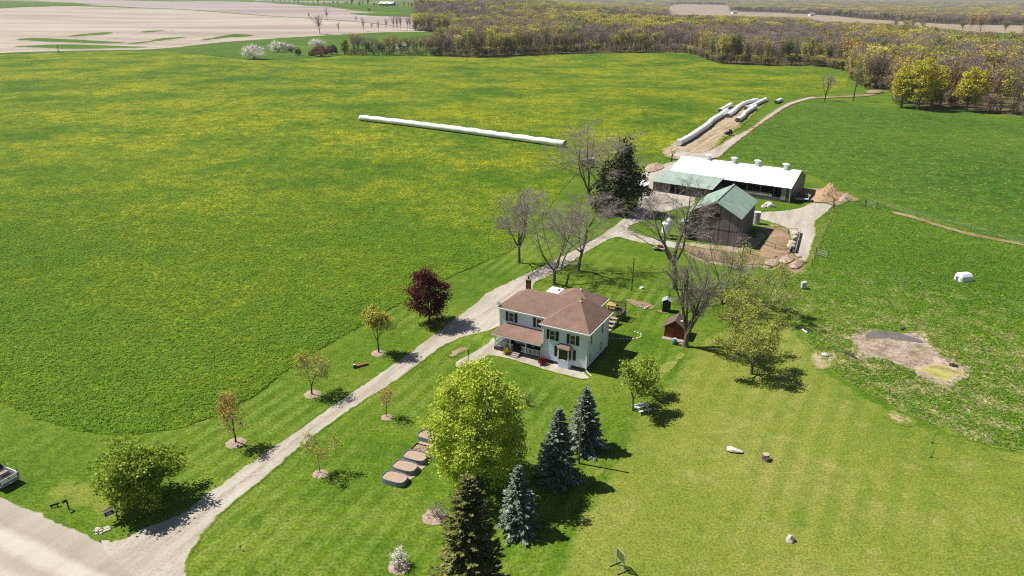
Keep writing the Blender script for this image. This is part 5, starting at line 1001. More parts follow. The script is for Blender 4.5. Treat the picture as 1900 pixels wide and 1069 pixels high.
# stone border behind the house
bs_ = catmull(px((1126, 628), (1150, 629), (1175, 629), (1188, 626), (1189, 620), (1178, 616)), False, 0.42)
t = thing('stone_border', 'curved row of small pale stones edging a garden bed behind the house', 'border', (bs_[0][0], bs_[0][1], 0))
sm_ = [lump(r_, 0.2, 1, (1, 0.9, 0.6), 0.25) for _ in range(3)]
for m_ in sm_: m_.materials.append(M_stone)
for i, p in enumerate(bs_): o = bpy.data.objects.new('stone', sm_[i % 3]); link(o, t); o.location = (p[0]-bs_[0][0], p[1]-bs_[0][1], 0.05); o.rotation_euler = (0, 0, i*1.7)
t = thing('stone_pile', 'small pile of field stones on the verge by the for sale sign', 'stones', G(188, 985))
for i in range(26): o = bpy.data.objects.new('stone', sm_[i % 3]); link(o, t); a_ = r_.uniform(0, 6.28); q = r_.uniform(0, 1)**0.5*0.75; o.location = (math.cos(a_)*q, math.sin(a_)*q*0.8, 0.06); o.rotation_euler = (0, 0, i*1.1); o.scale = (0.8,)*3
# standing frame, stakes, pipes, hutch
t = thing('target_frame', 'freestanding metal frame with dark green net panel on the lower lawn', 'frame', G(1150, 1055), math.radians(-62))
for s_ in (-0.55, 0.55): B((s_, 0, 0.95), (0.06, 0.06, 1.9)).build('upright', M_steel, t); B((s_, 0, 0.04), (0.07, 1.3, 0.07)).build('foot', M_dark, t)
for z in (0.85, 1.88): B((0, 0, z), (1.05, 0.055, 0.06)).build('crossbar', M_steel, t)
nn_ = NT('green_net'); gb = nn_.bsdf(S(70, 100, 60), 0.8); tb = nn_.N('ShaderNodeBsdfTransparent'); nn_.t.links.new(nn_.N('ShaderNodeMixShader', {0: 0.5, 1: gb.outputs[0], 2: tb.outputs[0]}).outputs[0], nn_.out.inputs[0]); B((0, 0, 1.36), (1.04, 0.012, 0.96)).build('panel', nn_.m, t)
for x, y, la in ((1730, 822, 'upper thin green stake on the right of the dry lawn'), (1728, 849, 'lower thin green stake on the right of the dry lawn')):
    t = thing('garden_stake', la, 'stake', G(x, y)); MB().tube((0, 0, 0), (0.1, 0, 1.15), 0.03, n=6).build('rod', flat('green_rod', S(60, 90, 60)) if 'green_rod' not in bpy.data.materials else bpy.data.materials['green_rod'], t); MB().lathe([(0.16, 0), (0.14, 0.05)], 8).build('foot', M_dark, t)
o = MB().tube((0, -0.6, 0.15), (0.0, 0.6, 0.15), 0.15, n=14).build('white_pipe', M_white); o.location = G(1493, 616); o.rotation_euler = (0, 0, 0.25); tag(o, 'short white plastic pipe lying at the pasture edge', 'pipe')
t = thing('calf_hutch', 'white plastic calf hutch alone in the pasture', 'hutch', G(1786, 520), math.radians(12))
hv = []; hs = [(0.0, 1.0), (0.15, 1.15), (0.9, 1.15), (1.35, 0.8), (1.5, 0.35)]
prof = [(-1.0, 0), (-0.9, 0.9), (-0.55, 1.35), (0.55, 1.35), (0.9, 0.9), (1.0, 0)]
hb = MB(); V = []
for x, k in ((-1.25, 0.72), (-0.95, 1.0), (1.1, 1.0), (1.25, 0.93)): V += [(x, a_*k, b_*k) for a_, b_ in prof]
hb.add(V, [tuple(range(6)), tuple(reversed(range(18, 24)))]+[(k*6+i, k*6+6+i, k*6+7+i, k*6+1+i) for k in range(3) for i in range(5)]); hb.build('shell', M_white, t, bev=0.03); B((-1.2, 0.0, 0.4), (0.1, 0.55, 0.75)).build('opening', M_inside, t)
rock((1788, 533), 0.35, 'pale feed pan below the calf hutch', 1, 'pan', mat=M_tan, sc=(1, 1, 0.5))
t = thing('water_tank', 'small pale cube tank standing near the barnyard fence', 'tank', G(1490, 536)); B((0, 0, 0.7), (0.75, 0.75, 1.1)).build('tank', flat('pale_tank_plastic', S(210, 216, 214)), t, bev=0.05); B((0, 0, 0.08), (0.85, 0.85, 0.14)).build('pallet', M_wood, t); B((0.2, 0, 1.29), (0.3, 0.5, 0.1)).build('lid', M_white, t)
# roadside: truck, mailbox, cut-out, sign
ty = math.atan2(d.y, d.x)
tk = thing('pickup_truck', 'white pickup truck parked on the road verge, cut by the left edge of the picture', 'truck', G(22, 904)-d*2.75+Vector((0, 0, 0)), ty)
M_car = flat('white_car_paint', (0.8, 0.81, 0.82, 1), 0.25, 0.5, var=0.03); M_tyre = flat('tyre', (0.02, 0.02, 0.02, 1), 0.8)
B((-0.0, 0, 0.62), (5.3, 1.9, 0.36)).build('chassis', M_car, tk, bev=0.06)
cab = MB(); cv = []
for x, z, hw in ((-2.7, 0.8, 0.93), (-2.65, 1.05, 0.9), (-1.5, 1.15, 0.9), (-0.75, 1.75, 0.72), (0.35, 1.75, 0.72), (0.62, 1.2, 0.9), (0.65, 0.8, 0.94)): cv += [(x, -hw, z), (x, hw, z)]
cab.add(cv, [(0, 2, 4, 6, 8, 10, 12), tuple(reversed((1, 3, 5, 7, 9, 11, 13)))]+[(i, i+1, i+3, i+2) for i in range(0, 12, 2)]+[(12, 13, 1, 0)]); cab.build('cab', M_car, tk, bev=0.03)
MB().slab([(0.39, -0.66, 1.73), (0.39, 0.66, 1.73), (0.66, 0.84, 1.22), (0.66, -0.84, 1.22)], 0.03).build('rear_window', M_glass, tk)
MB().slab([(-1.5, -0.84, 1.18), (-1.5, 0.84, 1.18), (-0.78, 0.66, 1.74), (-0.78, -0.66, 1.74)], 0.03).build('windshield', M_glass, tk)
for s_ in (-1, 1):
    B((1.68, s_*0.93, 0.95), (2.0, 0.09, 0.56)).build('bed_side', M_car, tk, bev=0.02)
    B((2.68, s_*0.9, 0.98), (0.05, 0.16, 0.36)).build('tail_light', flat('red_lens', (0.35, 0.02, 0.02, 1), 0.3) if s_ == -1 else bpy.data.materials['red_lens'], tk)
    B((-0.3, s_*0.86, 1.42), (0.9, 0.03, 0.36), 0, Matrix.Rotation(s_*0.27, 3, 'X')).build('side_window', M_glass, tk)
    for x in (-1.75, 1.7):
        w_ = MB().tube((x, s_*0.78, 0.37), (x, s_*0.99, 0.37), 0.37, n=20).build('wheel', M_tyre, tk); MB().tube((x, s_*0.98, 0.37), (x, s_*1.0, 0.37), 0.2, n=12).build('rim', M_steel, w_)
B((1.68, 0, 0.83), (1.96, 1.74, 0.05)).build('bed_floor', M_dark, tk); tg = B((2.68, 0, 0.96), (0.06, 1.62, 0.5)).build('tailgate', M_car, tk, bev=0.015); B((2.715, 0.0, 1.02), (0.012, 0.16, 0.09)).build('emblem', M_dark, tg); B((2.72, 0, 1.14), (0.02, 0.3, 0.05)).build('handle', M_dark, tg)
B((2.76, 0, 0.58), (0.18, 1.86, 0.18)).build('bumper', M_steel, tk, bev=0.03); B((2.86, 0, 0.6), (0.01, 0.3, 0.14)).build('license_plate', M_white, tk); B((1.3, 0.3, 1.0), (0.5, 0.8, 0.3)).build('bed_load', M_tan, tk); B((0.85, 0, 1.0), (0.4, 1.5, 0.35)).build('tool_box', M_dark, tk)
MB().tube((2.5, 0.93, 1.2), (2.6, 0.93, 1.75), 0.03).build('rack_post', M_dark, tk); MB().tube((0.75, 0.93, 1.2), (0.75, 0.93, 1.85), 0.03).build('rack_post', M_dark, tk)
t = thing('mailbox', 'mailbox on a dark post at the road verge', 'mailbox', G(128, 945), ty); B((0, 0, 0.5), (0.1, 0.1, 1.05)).build('post', M_dark, t); B((0, -0.16, 0.98), (0.07, 0.42, 0.07)).build('arm', M_dark, t)
mbp = [(-0.13, 0), (0.13, 0), (0.13, 0.14), (0.08, 0.24), (-0.08, 0.24), (-0.13, 0.14)]
MB().add([(x*0.8, -0.42, 1.02+z*0.8) for x, z in mbp]+[(x*0.8, -0.02, 1.02+z*0.8) for x, z in mbp], [tuple(range(6)), tuple(reversed(range(6, 12)))]+[(i, 6+i, 6+(i+1) % 6, (i+1) % 6) for i in range(6)]).build('box', M_dark, t)
t = thing('lawn_ornament', 'dark four-legged animal cut-out standing beside the mailbox', 'ornament', G(103, 941), ty+math.radians(50))
ap = [(-0.5, 0.28), (-0.46, 0.0), (-0.38, 0.0), (-0.36, 0.3), (0.2, 0.3), (0.26, 0.0), (0.34, 0.0), (0.36, 0.4), (0.52, 0.42), (0.6, 0.5), (0.42, 0.66), (0.3, 0.58), (-0.4, 0.56), (-0.58, 0.42)]
MB().add([(x, -0.05, z) for x, z in ap]+[(x, 0.05, z) for x, z in ap], [tuple(range(14)), tuple(reversed(range(14, 28)))]+[(i, 14+i, 14+(i+1) % 14, (i+1) % 14) for i in range(14)]).build('body', M_dark, t); B((-0.55, 0, 0.36), (0.06, 0.06, 0.3)).build('tail', M_dark, t); t.scale = (0.72, 0.72, 0.72)
t = thing('for_sale_sign', 'hanging for sale sign with dark panel on a wooden post by the drive', 'sign', G(219, 964), ty+math.radians(70)); B((0, 0, 0.85), (0.11, 0.11, 1.75)).build('post', bark('brown_post', S(96, 72, 52), S(130, 100, 74)), t); B((-0.52, 0, 1.62), (1.3, 0.09, 0.1)).build('arm', flat('pale_arm', S(190, 156, 124)), t)
B((-0.58, 0, 1.15), (0.85, 0.03, 0.72)).build('panel', M_white, t); B((-0.58, 0, 1.06), (0.8, 0.045, 0.42)).build('panel_band', flat('navy', (0.01, 0.015, 0.03, 1), 0.5), t); B((-0.58, 0, 1.12), (0.4, 0.055, 0.06)).build('lettering', M_white, t); B((-0.58, 0, 1.0), (0.55, 0.055, 0.04)).build('lettering', M_white, t)
for x in (-0.95, -0.2): MB().tube((x, 0, 1.5), (x, 0, 1.58), 0.012, n=5).build('hook', M_steel, t)
t = thing('garden_light', 'thin garden light stake near the bottom of the drive', 'lamp', G(447, 1022)); MB().tube((0, 0, 0), (0, 0, 0.5), 0.025).build('rod', M_steel, t); MB().lathe([(0.09, 0), (0.05, 0.1)], 8, (0, 0, 0.5)).build('cap', M_dark, t)
# tree debris and small broken tree by the bag yard
bare_tree((1246, 300), 275, 'broken leaning small bare tree at the corner of the bag yard', 71, bk=M_barkd, leaders=3, spread=60, fork=0.4, n1=4, n2=3, n3=2, twig=0.03, rad=0.18)

# ------------------------------------------------------------------ woods and hedgerows
L_f1 = leafmat('wood_leaves_yellow', [(0.15, S(140, 138, 44, 1.05)), (0.45, S(172, 168, 62, 1.05)), (0.8, S(196, 188, 84, 1.25))], 0.3, 0.62)
L_f2 = leafmat('wood_leaves_olive', [(0.15, S(124, 122, 52, 1.05)), (0.5, S(154, 146, 70, 1.05)), (0.85, S(178, 160, 88, 1.25))], 0.3, 0.62)
L_f3 = leafmat('wood_leaves_orange', [(0.15, S(150, 118, 60, 1.05)), (0.5, S(180, 142, 78, 1.05)), (0.85, S(192, 164, 98, 1.25))], 0.3, 0.62)
L_f4 = leafmat('wood_leaves_green', [(0.15, S(92, 108, 40, 1.05)), (0.5, S(124, 138, 54, 1.05)), (0.85, S(154, 160, 72, 1.25))], 0.3, 0.62)
M_fbark = bark('wood_bark', S(88, 78, 70, 1), S(130, 118, 108, 1), 1.0); M_ftwig = bark('wood_twigs', S(132, 121, 117, 1), S(172, 160, 156, 1), 0.5)
M_ftwig2 = bark('wood_twigs_brown', S(122, 108, 96, 0.9), S(158, 142, 126, 0.9), 0.5)
def ribbons(r, A, Bp, w):
    n = len(A); d = Bp-A; s = np.cross(d, r.normal(size=(n, 3))); s /= np.linalg.norm(s, axis=1)[:, None]+1e-9
    V = np.stack([A-s*w*0.5, A+s*w*0.5, Bp+s*w*0.25, Bp-s*w*0.25], 1).reshape(-1, 3); return V, np.arange(n*4).reshape(-1, 4)
def forest_proto(seed, leafm=None, nleaf=0, H=20.0, rx=3.6, base=0.35, ntw=420, tw=None, lsize=0.75):
    r = np.random.default_rng(seed); segs = []; pts = []
    z1 = H*r.uniform(0.38, 0.5); off = r.normal(size=2)*0.5; c = np.array([off[0], off[1], z1])
    segs += [(0, 0, -0.3, *c, 0.2, 0.15)]
    for t in np.linspace(0.45, 1, 9): pts.append(c*t)
    for k in range(7):
        az = k*0.9+r.uniform(0, 0.7); L = H-z1; sp = r.uniform(0.05, 0.42)
        s = c*r.uniform(0.7, 1.0) if k else c
        e = s+np.array([math.cos(az)*math.sin(sp)*L, math.sin(az)*math.sin(sp)*L, math.cos(sp)*(H-s[2])*r.uniform(0.75, 0.98)]); m = s+(e-s)*0.5+r.normal(size=3)*0.4
        segs += [(*s, *m, 0.13, 0.08), (*m, *e, 0.08, 0.03)]
        for t in np.linspace(0.15, 1, 10): pts.append(s+(e-s)*t)
    pts = np.array(pts); i = r.integers(0, len(pts), ntw); A = pts[i]+r.normal(size=(ntw, 3))*0.25
    dd = r.normal(size=(ntw, 3)); out = A.copy(); out[:, 2] = 0; dd = dd*0.8+out*0.16; dd[:, 2] = np.abs(dd[:, 2])*0.8+0.5; dd /= np.linalg.norm(dd, axis=1)[:, None]
    E_ = A+dd*r.uniform(1.2, 3.2, ntw)[:, None]; E_[:, 2] = np.minimum(E_[:, 2], H*1.02)
    V, Q = ribbons(r, A, E_, 0.085); polys = [Q]; pm = [np.zeros(len(Q), int)]; mats = [tw or M_ftwig]
    if nleaf:
        j = r.integers(0, len(E_), nleaf); LV, LQ = leaves(r, E_[j], lsize, 0.45, 0.5); polys.append(LQ+len(V)); V = np.concatenate([V, LV]); pm.append(np.ones(len(LQ), int)); mats.append(leafm)
    tv, tq = tubes(np.array(segs), 5)
    return (tv, tq), (V, polys, np.concatenate(pm), mats)
L_big = leafmat('big_tree_leaves', [(0.15, S(130, 128, 30, 1.2)), (0.45, S(172, 164, 48, 1.2)), (0.8, S(204, 192, 80, 1.2))], 0.3)
PROT = [forest_proto(100, ntw=520), forest_proto(101, ntw=480, tw=M_ftwig2), forest_proto(102, ntw=560), forest_proto(103, L_f2, 260, ntw=420, lsize=0.6), forest_proto(104, L_f1, 520, lsize=0.8), forest_proto(105, L_f1, 760, lsize=0.85), forest_proto(106, L_f2, 600, lsize=0.8), forest_proto(107, L_f3, 480, tw=M_ftwig2), forest_proto(108, L_f4, 700, lsize=0.85), forest_proto(109, L_f3, 300, ntw=460)]
KIND = ['bare grey', 'bare brownish', 'bare grey', 'thinly budding', 'yellow-green', 'yellow-green', 'olive', 'orange-budded', 'green', 'orange-budded']
TRM = [arr_mesh('trunk', t_[0], [t_[1]], [M_fbark], True) for t_, c_ in PROT]
CRM = [arr_mesh('crown', c_[0], c_[1], c_[3], False, c_[2]) for t_, c_ in PROT]
rf_ = np.random.default_rng(77)
def wood_tree(p, k, h, label, group, wide=1.0, name='woodland_tree'):
    t = thing(name, label, 'tree', p, rf_.uniform(0, 6.28), group); t.scale = (h/20*wide, h/20*wide, h/20)
    link(bpy.data.objects.new('trunk', TRM[k]), t); link(bpy.data.objects.new('crown', CRM[k]), t); return t
def pick(px_):
    w = np.array([2.4, 1.6, 1.8, 1.6, 1.6, 1.2, 1.6, 1.0, 0.5, 0.8])
    if px_ > 1560: w = np.array([1.2, 1.6, 1.0, 1.4, 1.4, 1.0, 1.4, 1.8, 0.3, 1.6])
    elif px_ < 850: w = np.array([3.2, 2.2, 2.4, 1.6, 0.8, 0.5, 0.8, 0.4, 0.4, 0.4])
    return int(rf_.choice(10, p=w/w.sum()))
def sector(x): return 'beyond the left shrubs' if x < 860 else ('behind mid hay field' if x < 1250 else ('behind the right hay field' if x < 1575 else 'behind the right green field'))
# front rows of the wood, one by one
WP = np.array([(v.x, v.y) for v in WOOD]); EDGE = catmull([(v.x, v.y) for v in FR], False, 1.0)
front = []; acc = 0.0
seg = np.linalg.norm(np.diff(EDGE, axis=0), axis=1); cum = np.concatenate([[0], np.cumsum(seg)])
for row, (dist, sp) in enumerate(((2.5, 5.4), (8.0, 6.2))):
    s_ = 0.0
    while s_ < cum[-1]:
        i = min(np.searchsorted(cum, s_), len(EDGE)-2); p = EDGE[i]; tn = EDGE[min(i+1, len(EDGE)-1)]-EDGE[max(i-1, 0)]; tn = tn/(np.linalg.norm(tn)+1e-9); nr_ = np.array([-tn[1], tn[0]])
        q = p+nr_*(dist+rf_.normal()*1.4)
        if not inside(q[None], WP)[0]: q = p-nr_*(dist+1)
        front.append(q); s_ += sp*rf_.uniform(0.7, 1.4)
front = [q for q in front if inside(q[None], WP)[0]]
big_spots = [(1672, 200), (1700, 203), (1724, 200), (1793, 206)]
bw = [G(*q) for q in big_spots]
cnt = 0
for q in front:
    z = float(T(*q)); P_ = PX((q[0], q[1], z))
    if P_[0] < 740 or P_[0] > 1960 or cnt >= 300 or min(math.hypot(q[0]-b_.x, q[1]-b_.y) for b_ in bw) < 5.5: continue
    k = pick(P_[0]); h = rf_.uniform(15, 22) if P_[0] > 860 else rf_.uniform(12, 19)
    if 1060 < P_[0] < 1270 and rf_.random() < 0.5: h *= 0.55
    wood_tree((q[0], q[1], z), k, h, '%s tree in the front row of the wood %s' % (KIND[k], sector(P_[0])), '%s front trees of the wood %s' % (KIND[k], sector(P_[0])), rf_.uniform(0.85, 1.05)); cnt += 1
for i, (q, top, rx, la) in enumerate((((1672, 200), 118, 5.2, 'left one of the three big yellow-green trees at the wood edge'), ((1702, 204), 106, 6.6, 'tallest bright yellow-green tree at the right wood edge'), ((1728, 200), 122, 5.2, 'right one of the three big yellow-green trees at the wood edge'), ((1793, 207), 128, 5.6, 'bright yellow-green tree standing alone among orange-budded trees'))):
    crown_tree(q, top, la, 300+i, rx, L_big, 190, 30, 0.75, 0.6, zlow=0.12, shell=0.5)
# the rest of the wood
pts = []
def scatter(y0, y1, sp):
    xm = y1*0.85+60; g = np.arange(-300, xm, sp); h = np.arange(y0, y1, sp); X, Y = np.meshgrid(g, h); Q = np.stack([X.ravel(), Y.ravel()], -1)+rf_.uniform(-0.45, 0.45, (X.size, 2))*sp
    Q = Q[inside(Q, WP)]; Z = T(Q[:, 0], Q[:, 1]); a_ = PX(np.column_stack([Q, Z])); Q = Q[(a_[:, 0] > 560) & (a_[:, 0] < 2040)]
    return Q
allq, alls = [], []
for y0, y1, sp, sc in ((290, 900, 8.4, 1.05), (900, 1500, 11, 1.3), (1500, 2800, 15, 1.9), (2800, 5200, 26, 3.0), (5200, 11000, 48, 4.6)):
    Q = scatter(y0, y1, sp); allq.append(Q); alls.append(np.full(len(Q), sc))
Q = np.concatenate(allq); sc = np.concatenate(alls)
dE = np.full(len(Q), 1e9); near = Q[:, 1] < 900
dE[near] = np.min(np.hypot(Q[near][:, None, 0]-EDGE[None, ::3, 0], Q[near][:, None, 1]-EDGE[None, ::3, 1]), 1)
keep = dE > 9.5
Z0 = None
Z = T(Q[:, 0], Q[:, 1]); hh = rf_.uniform(12.5, 22, len(Q))
cp = np.array(CLEAR[0], float)
for f in (0.0, 0.35, 0.7, 0.95):
    a_ = PX(np.column_stack([Q, Z+hh*f])); keep &= ~(inside(a_, cp) & (a_[:, 1] > 5))
gp = np.array([(1700, 50), (1786, 60), (1905, 65), (1905, 74), (1840, 73), (1783, 67)], float)
for f in (0.0, 0.5, 0.95): keep &= ~inside(PX(np.column_stack([Q, Z+hh*f])), gp)
Q, Z, hh, sc = Q[keep], Z[keep], hh[keep], sc[keep]
# undergrowth along the edge
eu = EDGE[rf_.integers(0, len(EDGE), 1500)]+rf_.normal(size=(1500, 2))*6.5; eu = eu[inside(eu, WP)]; eu = eu[np.min(np.hypot(eu[:, None, 0]-EDGE[None, ::3, 0], eu[:, None, 1]-EDGE[None, ::3, 1]), 1) < 15]
Q = np.concatenate([Q, eu]); Z = np.concatenate([Z, T(eu[:, 0], eu[:, 1])]); hh = np.concatenate([hh, rf_.uniform(2.5, 8, len(eu))]); sc = np.concatenate([sc, rf_.uniform(1.3, 2.2, len(eu))])
big_n = np.sin(Q[:, 0]/60+1.3*np.sin(Q[:, 1]/90))+np.sin(Q[:, 1]/75+0.7)+rf_.normal(size=len(Q))*0.8
idx = np.where(big_n > 0.7, rf_.choice([4, 5, 5, 6, 8], len(Q)), np.where(big_n > -0.2, rf_.choice([3, 6, 4, 0, 0, 2], len(Q)), rf_.choice([0, 1, 2, 2, 3, 1], len(Q))))
xr = PX(np.column_stack([Q, Z]))[:, 0]; idx = np.where((xr > 1500) & (rf_.random(len(Q)) < 0.12), rf_.choice([7, 9, 1], len(Q)), idx)
me = bpy.data.meshes.new('woodland'); me.vertices.add(len(Q)); me.vertices.foreach_set('co', np.column_stack([Q, Z]).astype(np.float32).ravel())
for nm, ty_, va in (('pick', 'INT', idx.astype(np.int32)), ('rot', 'FLOAT', rf_.uniform(0, 6.28, len(Q)).astype(np.float32))):
    a_ = me.attributes.new(nm, ty_, 'POINT'); a_.data.foreach_set('value', va)
a_ = me.attributes.new('size', 'FLOAT_VECTOR', 'POINT'); wv = sc*hh/20*rf_.uniform(0.8, 1.7, len(Q)); a_.data.foreach_set('vector', np.column_stack([wv, wv, hh/20]).astype(np.float32).ravel())
wood = bpy.data.objects.new('woodland', me); link(wood); tag(wood, 'deep mixed spring woodland stretching to the horizon', 'woodland', kind='stuff')
pc = bpy.data.collections.new('woodland_kinds')
for k, (t_, c_) in enumerate(PROT):
    V = np.concatenate([c_[0], t_[0]]); pol = list(c_[1])+[t_[1]+len(c_[0])]; pm_ = np.concatenate([c_[2], np.full(len(t_[1]), len(c_[3]))])
    pc.objects.link(bpy.data.objects.new('kind_%02d' % k, arr_mesh('kind_%02d' % k, V, pol, list(c_[3])+[M_fbark], False, pm_)))
def instancer(ob, coll):
    gt = bpy.data.node_groups.new('instances', 'GeometryNodeTree'); gt.interface.new_socket('Geometry', in_out='INPUT', socket_type='NodeSocketGeometry'); gt.interface.new_socket('Geometry', in_out='OUTPUT', socket_type='NodeSocketGeometry')
    N = gt.nodes.new; gi, go = N('NodeGroupInput'), N('NodeGroupOutput'); ip = N('GeometryNodeInstanceOnPoints'); ci = N('GeometryNodeCollectionInfo'); ci.inputs[0].default_value = coll; ci.inputs[1].default_value = True; ci.inputs[2].default_value = True
    def at(nm, ty_):
        q = N('GeometryNodeInputNamedAttribute'); q.data_type = ty_; q.inputs[0].default_value = nm; return q.outputs[0]
    cx = N('ShaderNodeCombineXYZ'); L_ = gt.links.new; L_(at('rot', 'FLOAT'), cx.inputs[2])
    L_(gi.outputs[0], ip.inputs['Points']); L_(ci.outputs[0], ip.inputs['Instance']); ip.inputs['Pick Instance'].default_value = True; L_(at('pick', 'INT'), ip.inputs['Instance Index']); L_(cx.outputs[0], ip.inputs['Rotation']); L_(at('size', 'FLOAT_VECTOR'), ip.inputs['Scale']); L_(ip.outputs[0], go.inputs[0])
    ob.modifiers.new('instances', 'NODES').node_group = gt
instancer(wood, pc)
# hedgerow shrubs and lone trees on the far side of the hay field
hs = 410
for q, wpx, top, la, lm in (((472, 110), 42, 84, 'round white blossoming bush standing alone at the field corner', L_white), ((517, 97), 30, 77, 'white blossoming bush second from the field corner', L_white), ((540, 97), 18, 82, 'small white bush right of the second white bush', L_white), ((553, 104), 11, 88, 'small round green bush below the white bushes', L_dgreen), ((588, 89), 26, 73, 'white and green bush behind the red bush', L_white), ((578, 104), 12, 94, 'pale green low bush left of the red bush', L_young), ((596, 105), 28, 86, 'dull red bush at the far side of the hay field', L_pink), ((616, 102), 20, 84, 'brownish bush right of the dull red bush', L_brush), ((640, 102), 13, 72, 'small dark green tree at the start of the hedgerow', L_dgreen), ((746, 99), 20, 77, 'white blossoming tree within the brown hedgerow', L_white)):
    p = G(*q); w_ = wpx/FPX*math.hypot(p.y, 46); h_ = tall(p, top); hs += 1
    rename_stems(shrub(q, w_, h_, la, lm, hs, 90, 20, 0.8, w_*0.07, p=p))
for i, x in enumerate(np.linspace(650, 816, 46)):
    y = 102-(4*math.sin(i*1.7)+4) if i % 2 else 102.5; q = (x+rf_.uniform(-2, 2), y); p = G(*q); k = int(rf_.choice([0, 1, 2, 3, 6, 8, 9]))
    if abs(x-746) < 8 and i % 2 == 0: continue
    if i % 3: wood_tree(p, k, rf_.uniform(9, 15), '%s small tree in the brushy hedgerow left of the wood' % KIND[k], '%s small hedgerow trees' % KIND[k], 1.5, 'hedgerow_tree')
    else: rename_stems(shrub(q, rf_.uniform(8, 12), rf_.uniform(4, 6.5), 'low brown and green bush in the brushy hedgerow left of the wood', L_brush if i % 2 else L_f4, 500+i, 40, 14, 0.6, 0.9, p=p, group='low hedgerow bushes'))
for i, (x, y, top) in enumerate(((594, 64, 28), (608, 40, 15), (573, 37, 23), (629, 62, 42), (675, 58, 33), (661, 44, 30), (690, 57, 42), (702, 59, 38), (716, 57, 35), (731, 57, 30), (738, 57, 29), (744, 57, 30), (756, 57, 30), (762, 57, 31))):
    p = G(x, y); big = i == 0
    wood_tree(p, (0, 2, 1)[i % 3], tall(p, top), 'large lone bare tree at the edge of the ploughed field' if big else 'slender bare tree in the row along the ploughed field', None if big else 'bare trees along the ploughed field', 2.0 if big else 1.1, 'bare_tree')
for i, (x, y, top, k) in enumerate(((1785, 58, 38, 6), (1799, 56, 27, 7), (1819, 60, 27, 7), (1864, 60, 39, 6), (1759, 49, 35, 8))):
    p = G(x, y); wood_tree(p, k, tall(p, top), ['olive tree left of the pair in the far tan field', 'left orange-brown tree of the pair in the far tan field', 'right orange-brown tree of the pair in the far tan field', 'lone olive tree farthest right in the far tan field', 'small green tree farthest left in the far tan field'][i], None, 1.7, 'field_tree')
for i in range(34):
    x = 490+i*9.2+rf_.uniform(-3, 3); y = 3+(x-490)*0.045+rf_.uniform(0, 3.5); p = G(x, y); k = int(rf_.choice([0, 2, 3, 8, 6])); wood_tree(p, k, rf_.uniform(9, 16), '%s distant tree in the row near the far blue-walled barn' % KIND[k], '%s distant trees near the far barn' % KIND[k], 1.4, 'distant_tree')
p = G(686, 24.5); wood_tree(p, 8, tall(p, 15), 'small dark round tree alone in the far ploughed land', None, 1.8, 'distant_tree')
# lone sapling in the plowed land
bare_tree((109, 97), 82, 'thin lone sapling at the edge of the ploughed field far left', 72, bk=M_barkd, leaders=3, spread=20, fork=0.5, n1=4, n2=3, n3=2, twig=0.08, rad=0.25)
# far buildings
p = G(719, 11); fb = thing('far_barn', 'distant blue-walled barn with white roof among trees', 'barn', p, math.radians(-12)); k = math.hypot(p.y, p.x)/FPX
w_, h_ = 24*k, 5*k
B((0, 0, h_*0.35), (w_, w_*0.6, h_*0.7)).build('wall', flat('blue_wall', S(70, 96, 130)), fb)
for s_ in (-1, 1): MB().slab([(-w_*0.53, s_*w_*0.34, h_*0.68), (w_*0.53, s_*w_*0.34, h_*0.68), (w_*0.53, 0, h_*1.35), (-w_*0.53, 0, h_*1.35)], 0.3).build('roof', M_wroof, fb)
for i in range(4): B((-w_*0.35+i*w_*0.23, -w_*0.302, h_*0.3), (w_*0.12, 0.2, h_*0.4)).build('door', M_inside, fb)
for x, y, la, c in ((773, 5.5, 'tiny distant white house right of the far blue barn', M_white), (1208, 22, 'tiny distant pale house at the wood gap left of the tan field', M_tan), (1505, 30, 'tiny distant white house in the far tan strip', M_white), (1362, 26, 'tiny distant pale shed at the near side of the tan field', M_white)):
    p = G(x, y); k = math.hypot(p.y, p.x)/FPX; t = thing('distant_house', la, 'house', p, 0.3); w_ = min(8*k, 22)
    B((0, 0, w_*0.22), (w_, w_*0.7, w_*0.44)).build('wall', c, t)
    for s_ in (-1, 1): MB().slab([(-w_*0.55, s_*w_*0.4, w_*0.42), (w_*0.55, s_*w_*0.4, w_*0.42), (w_*0.55, 0, w_*0.7), (-w_*0.55, 0, w_*0.7)], 0.2).build('roof', M_conc, t)
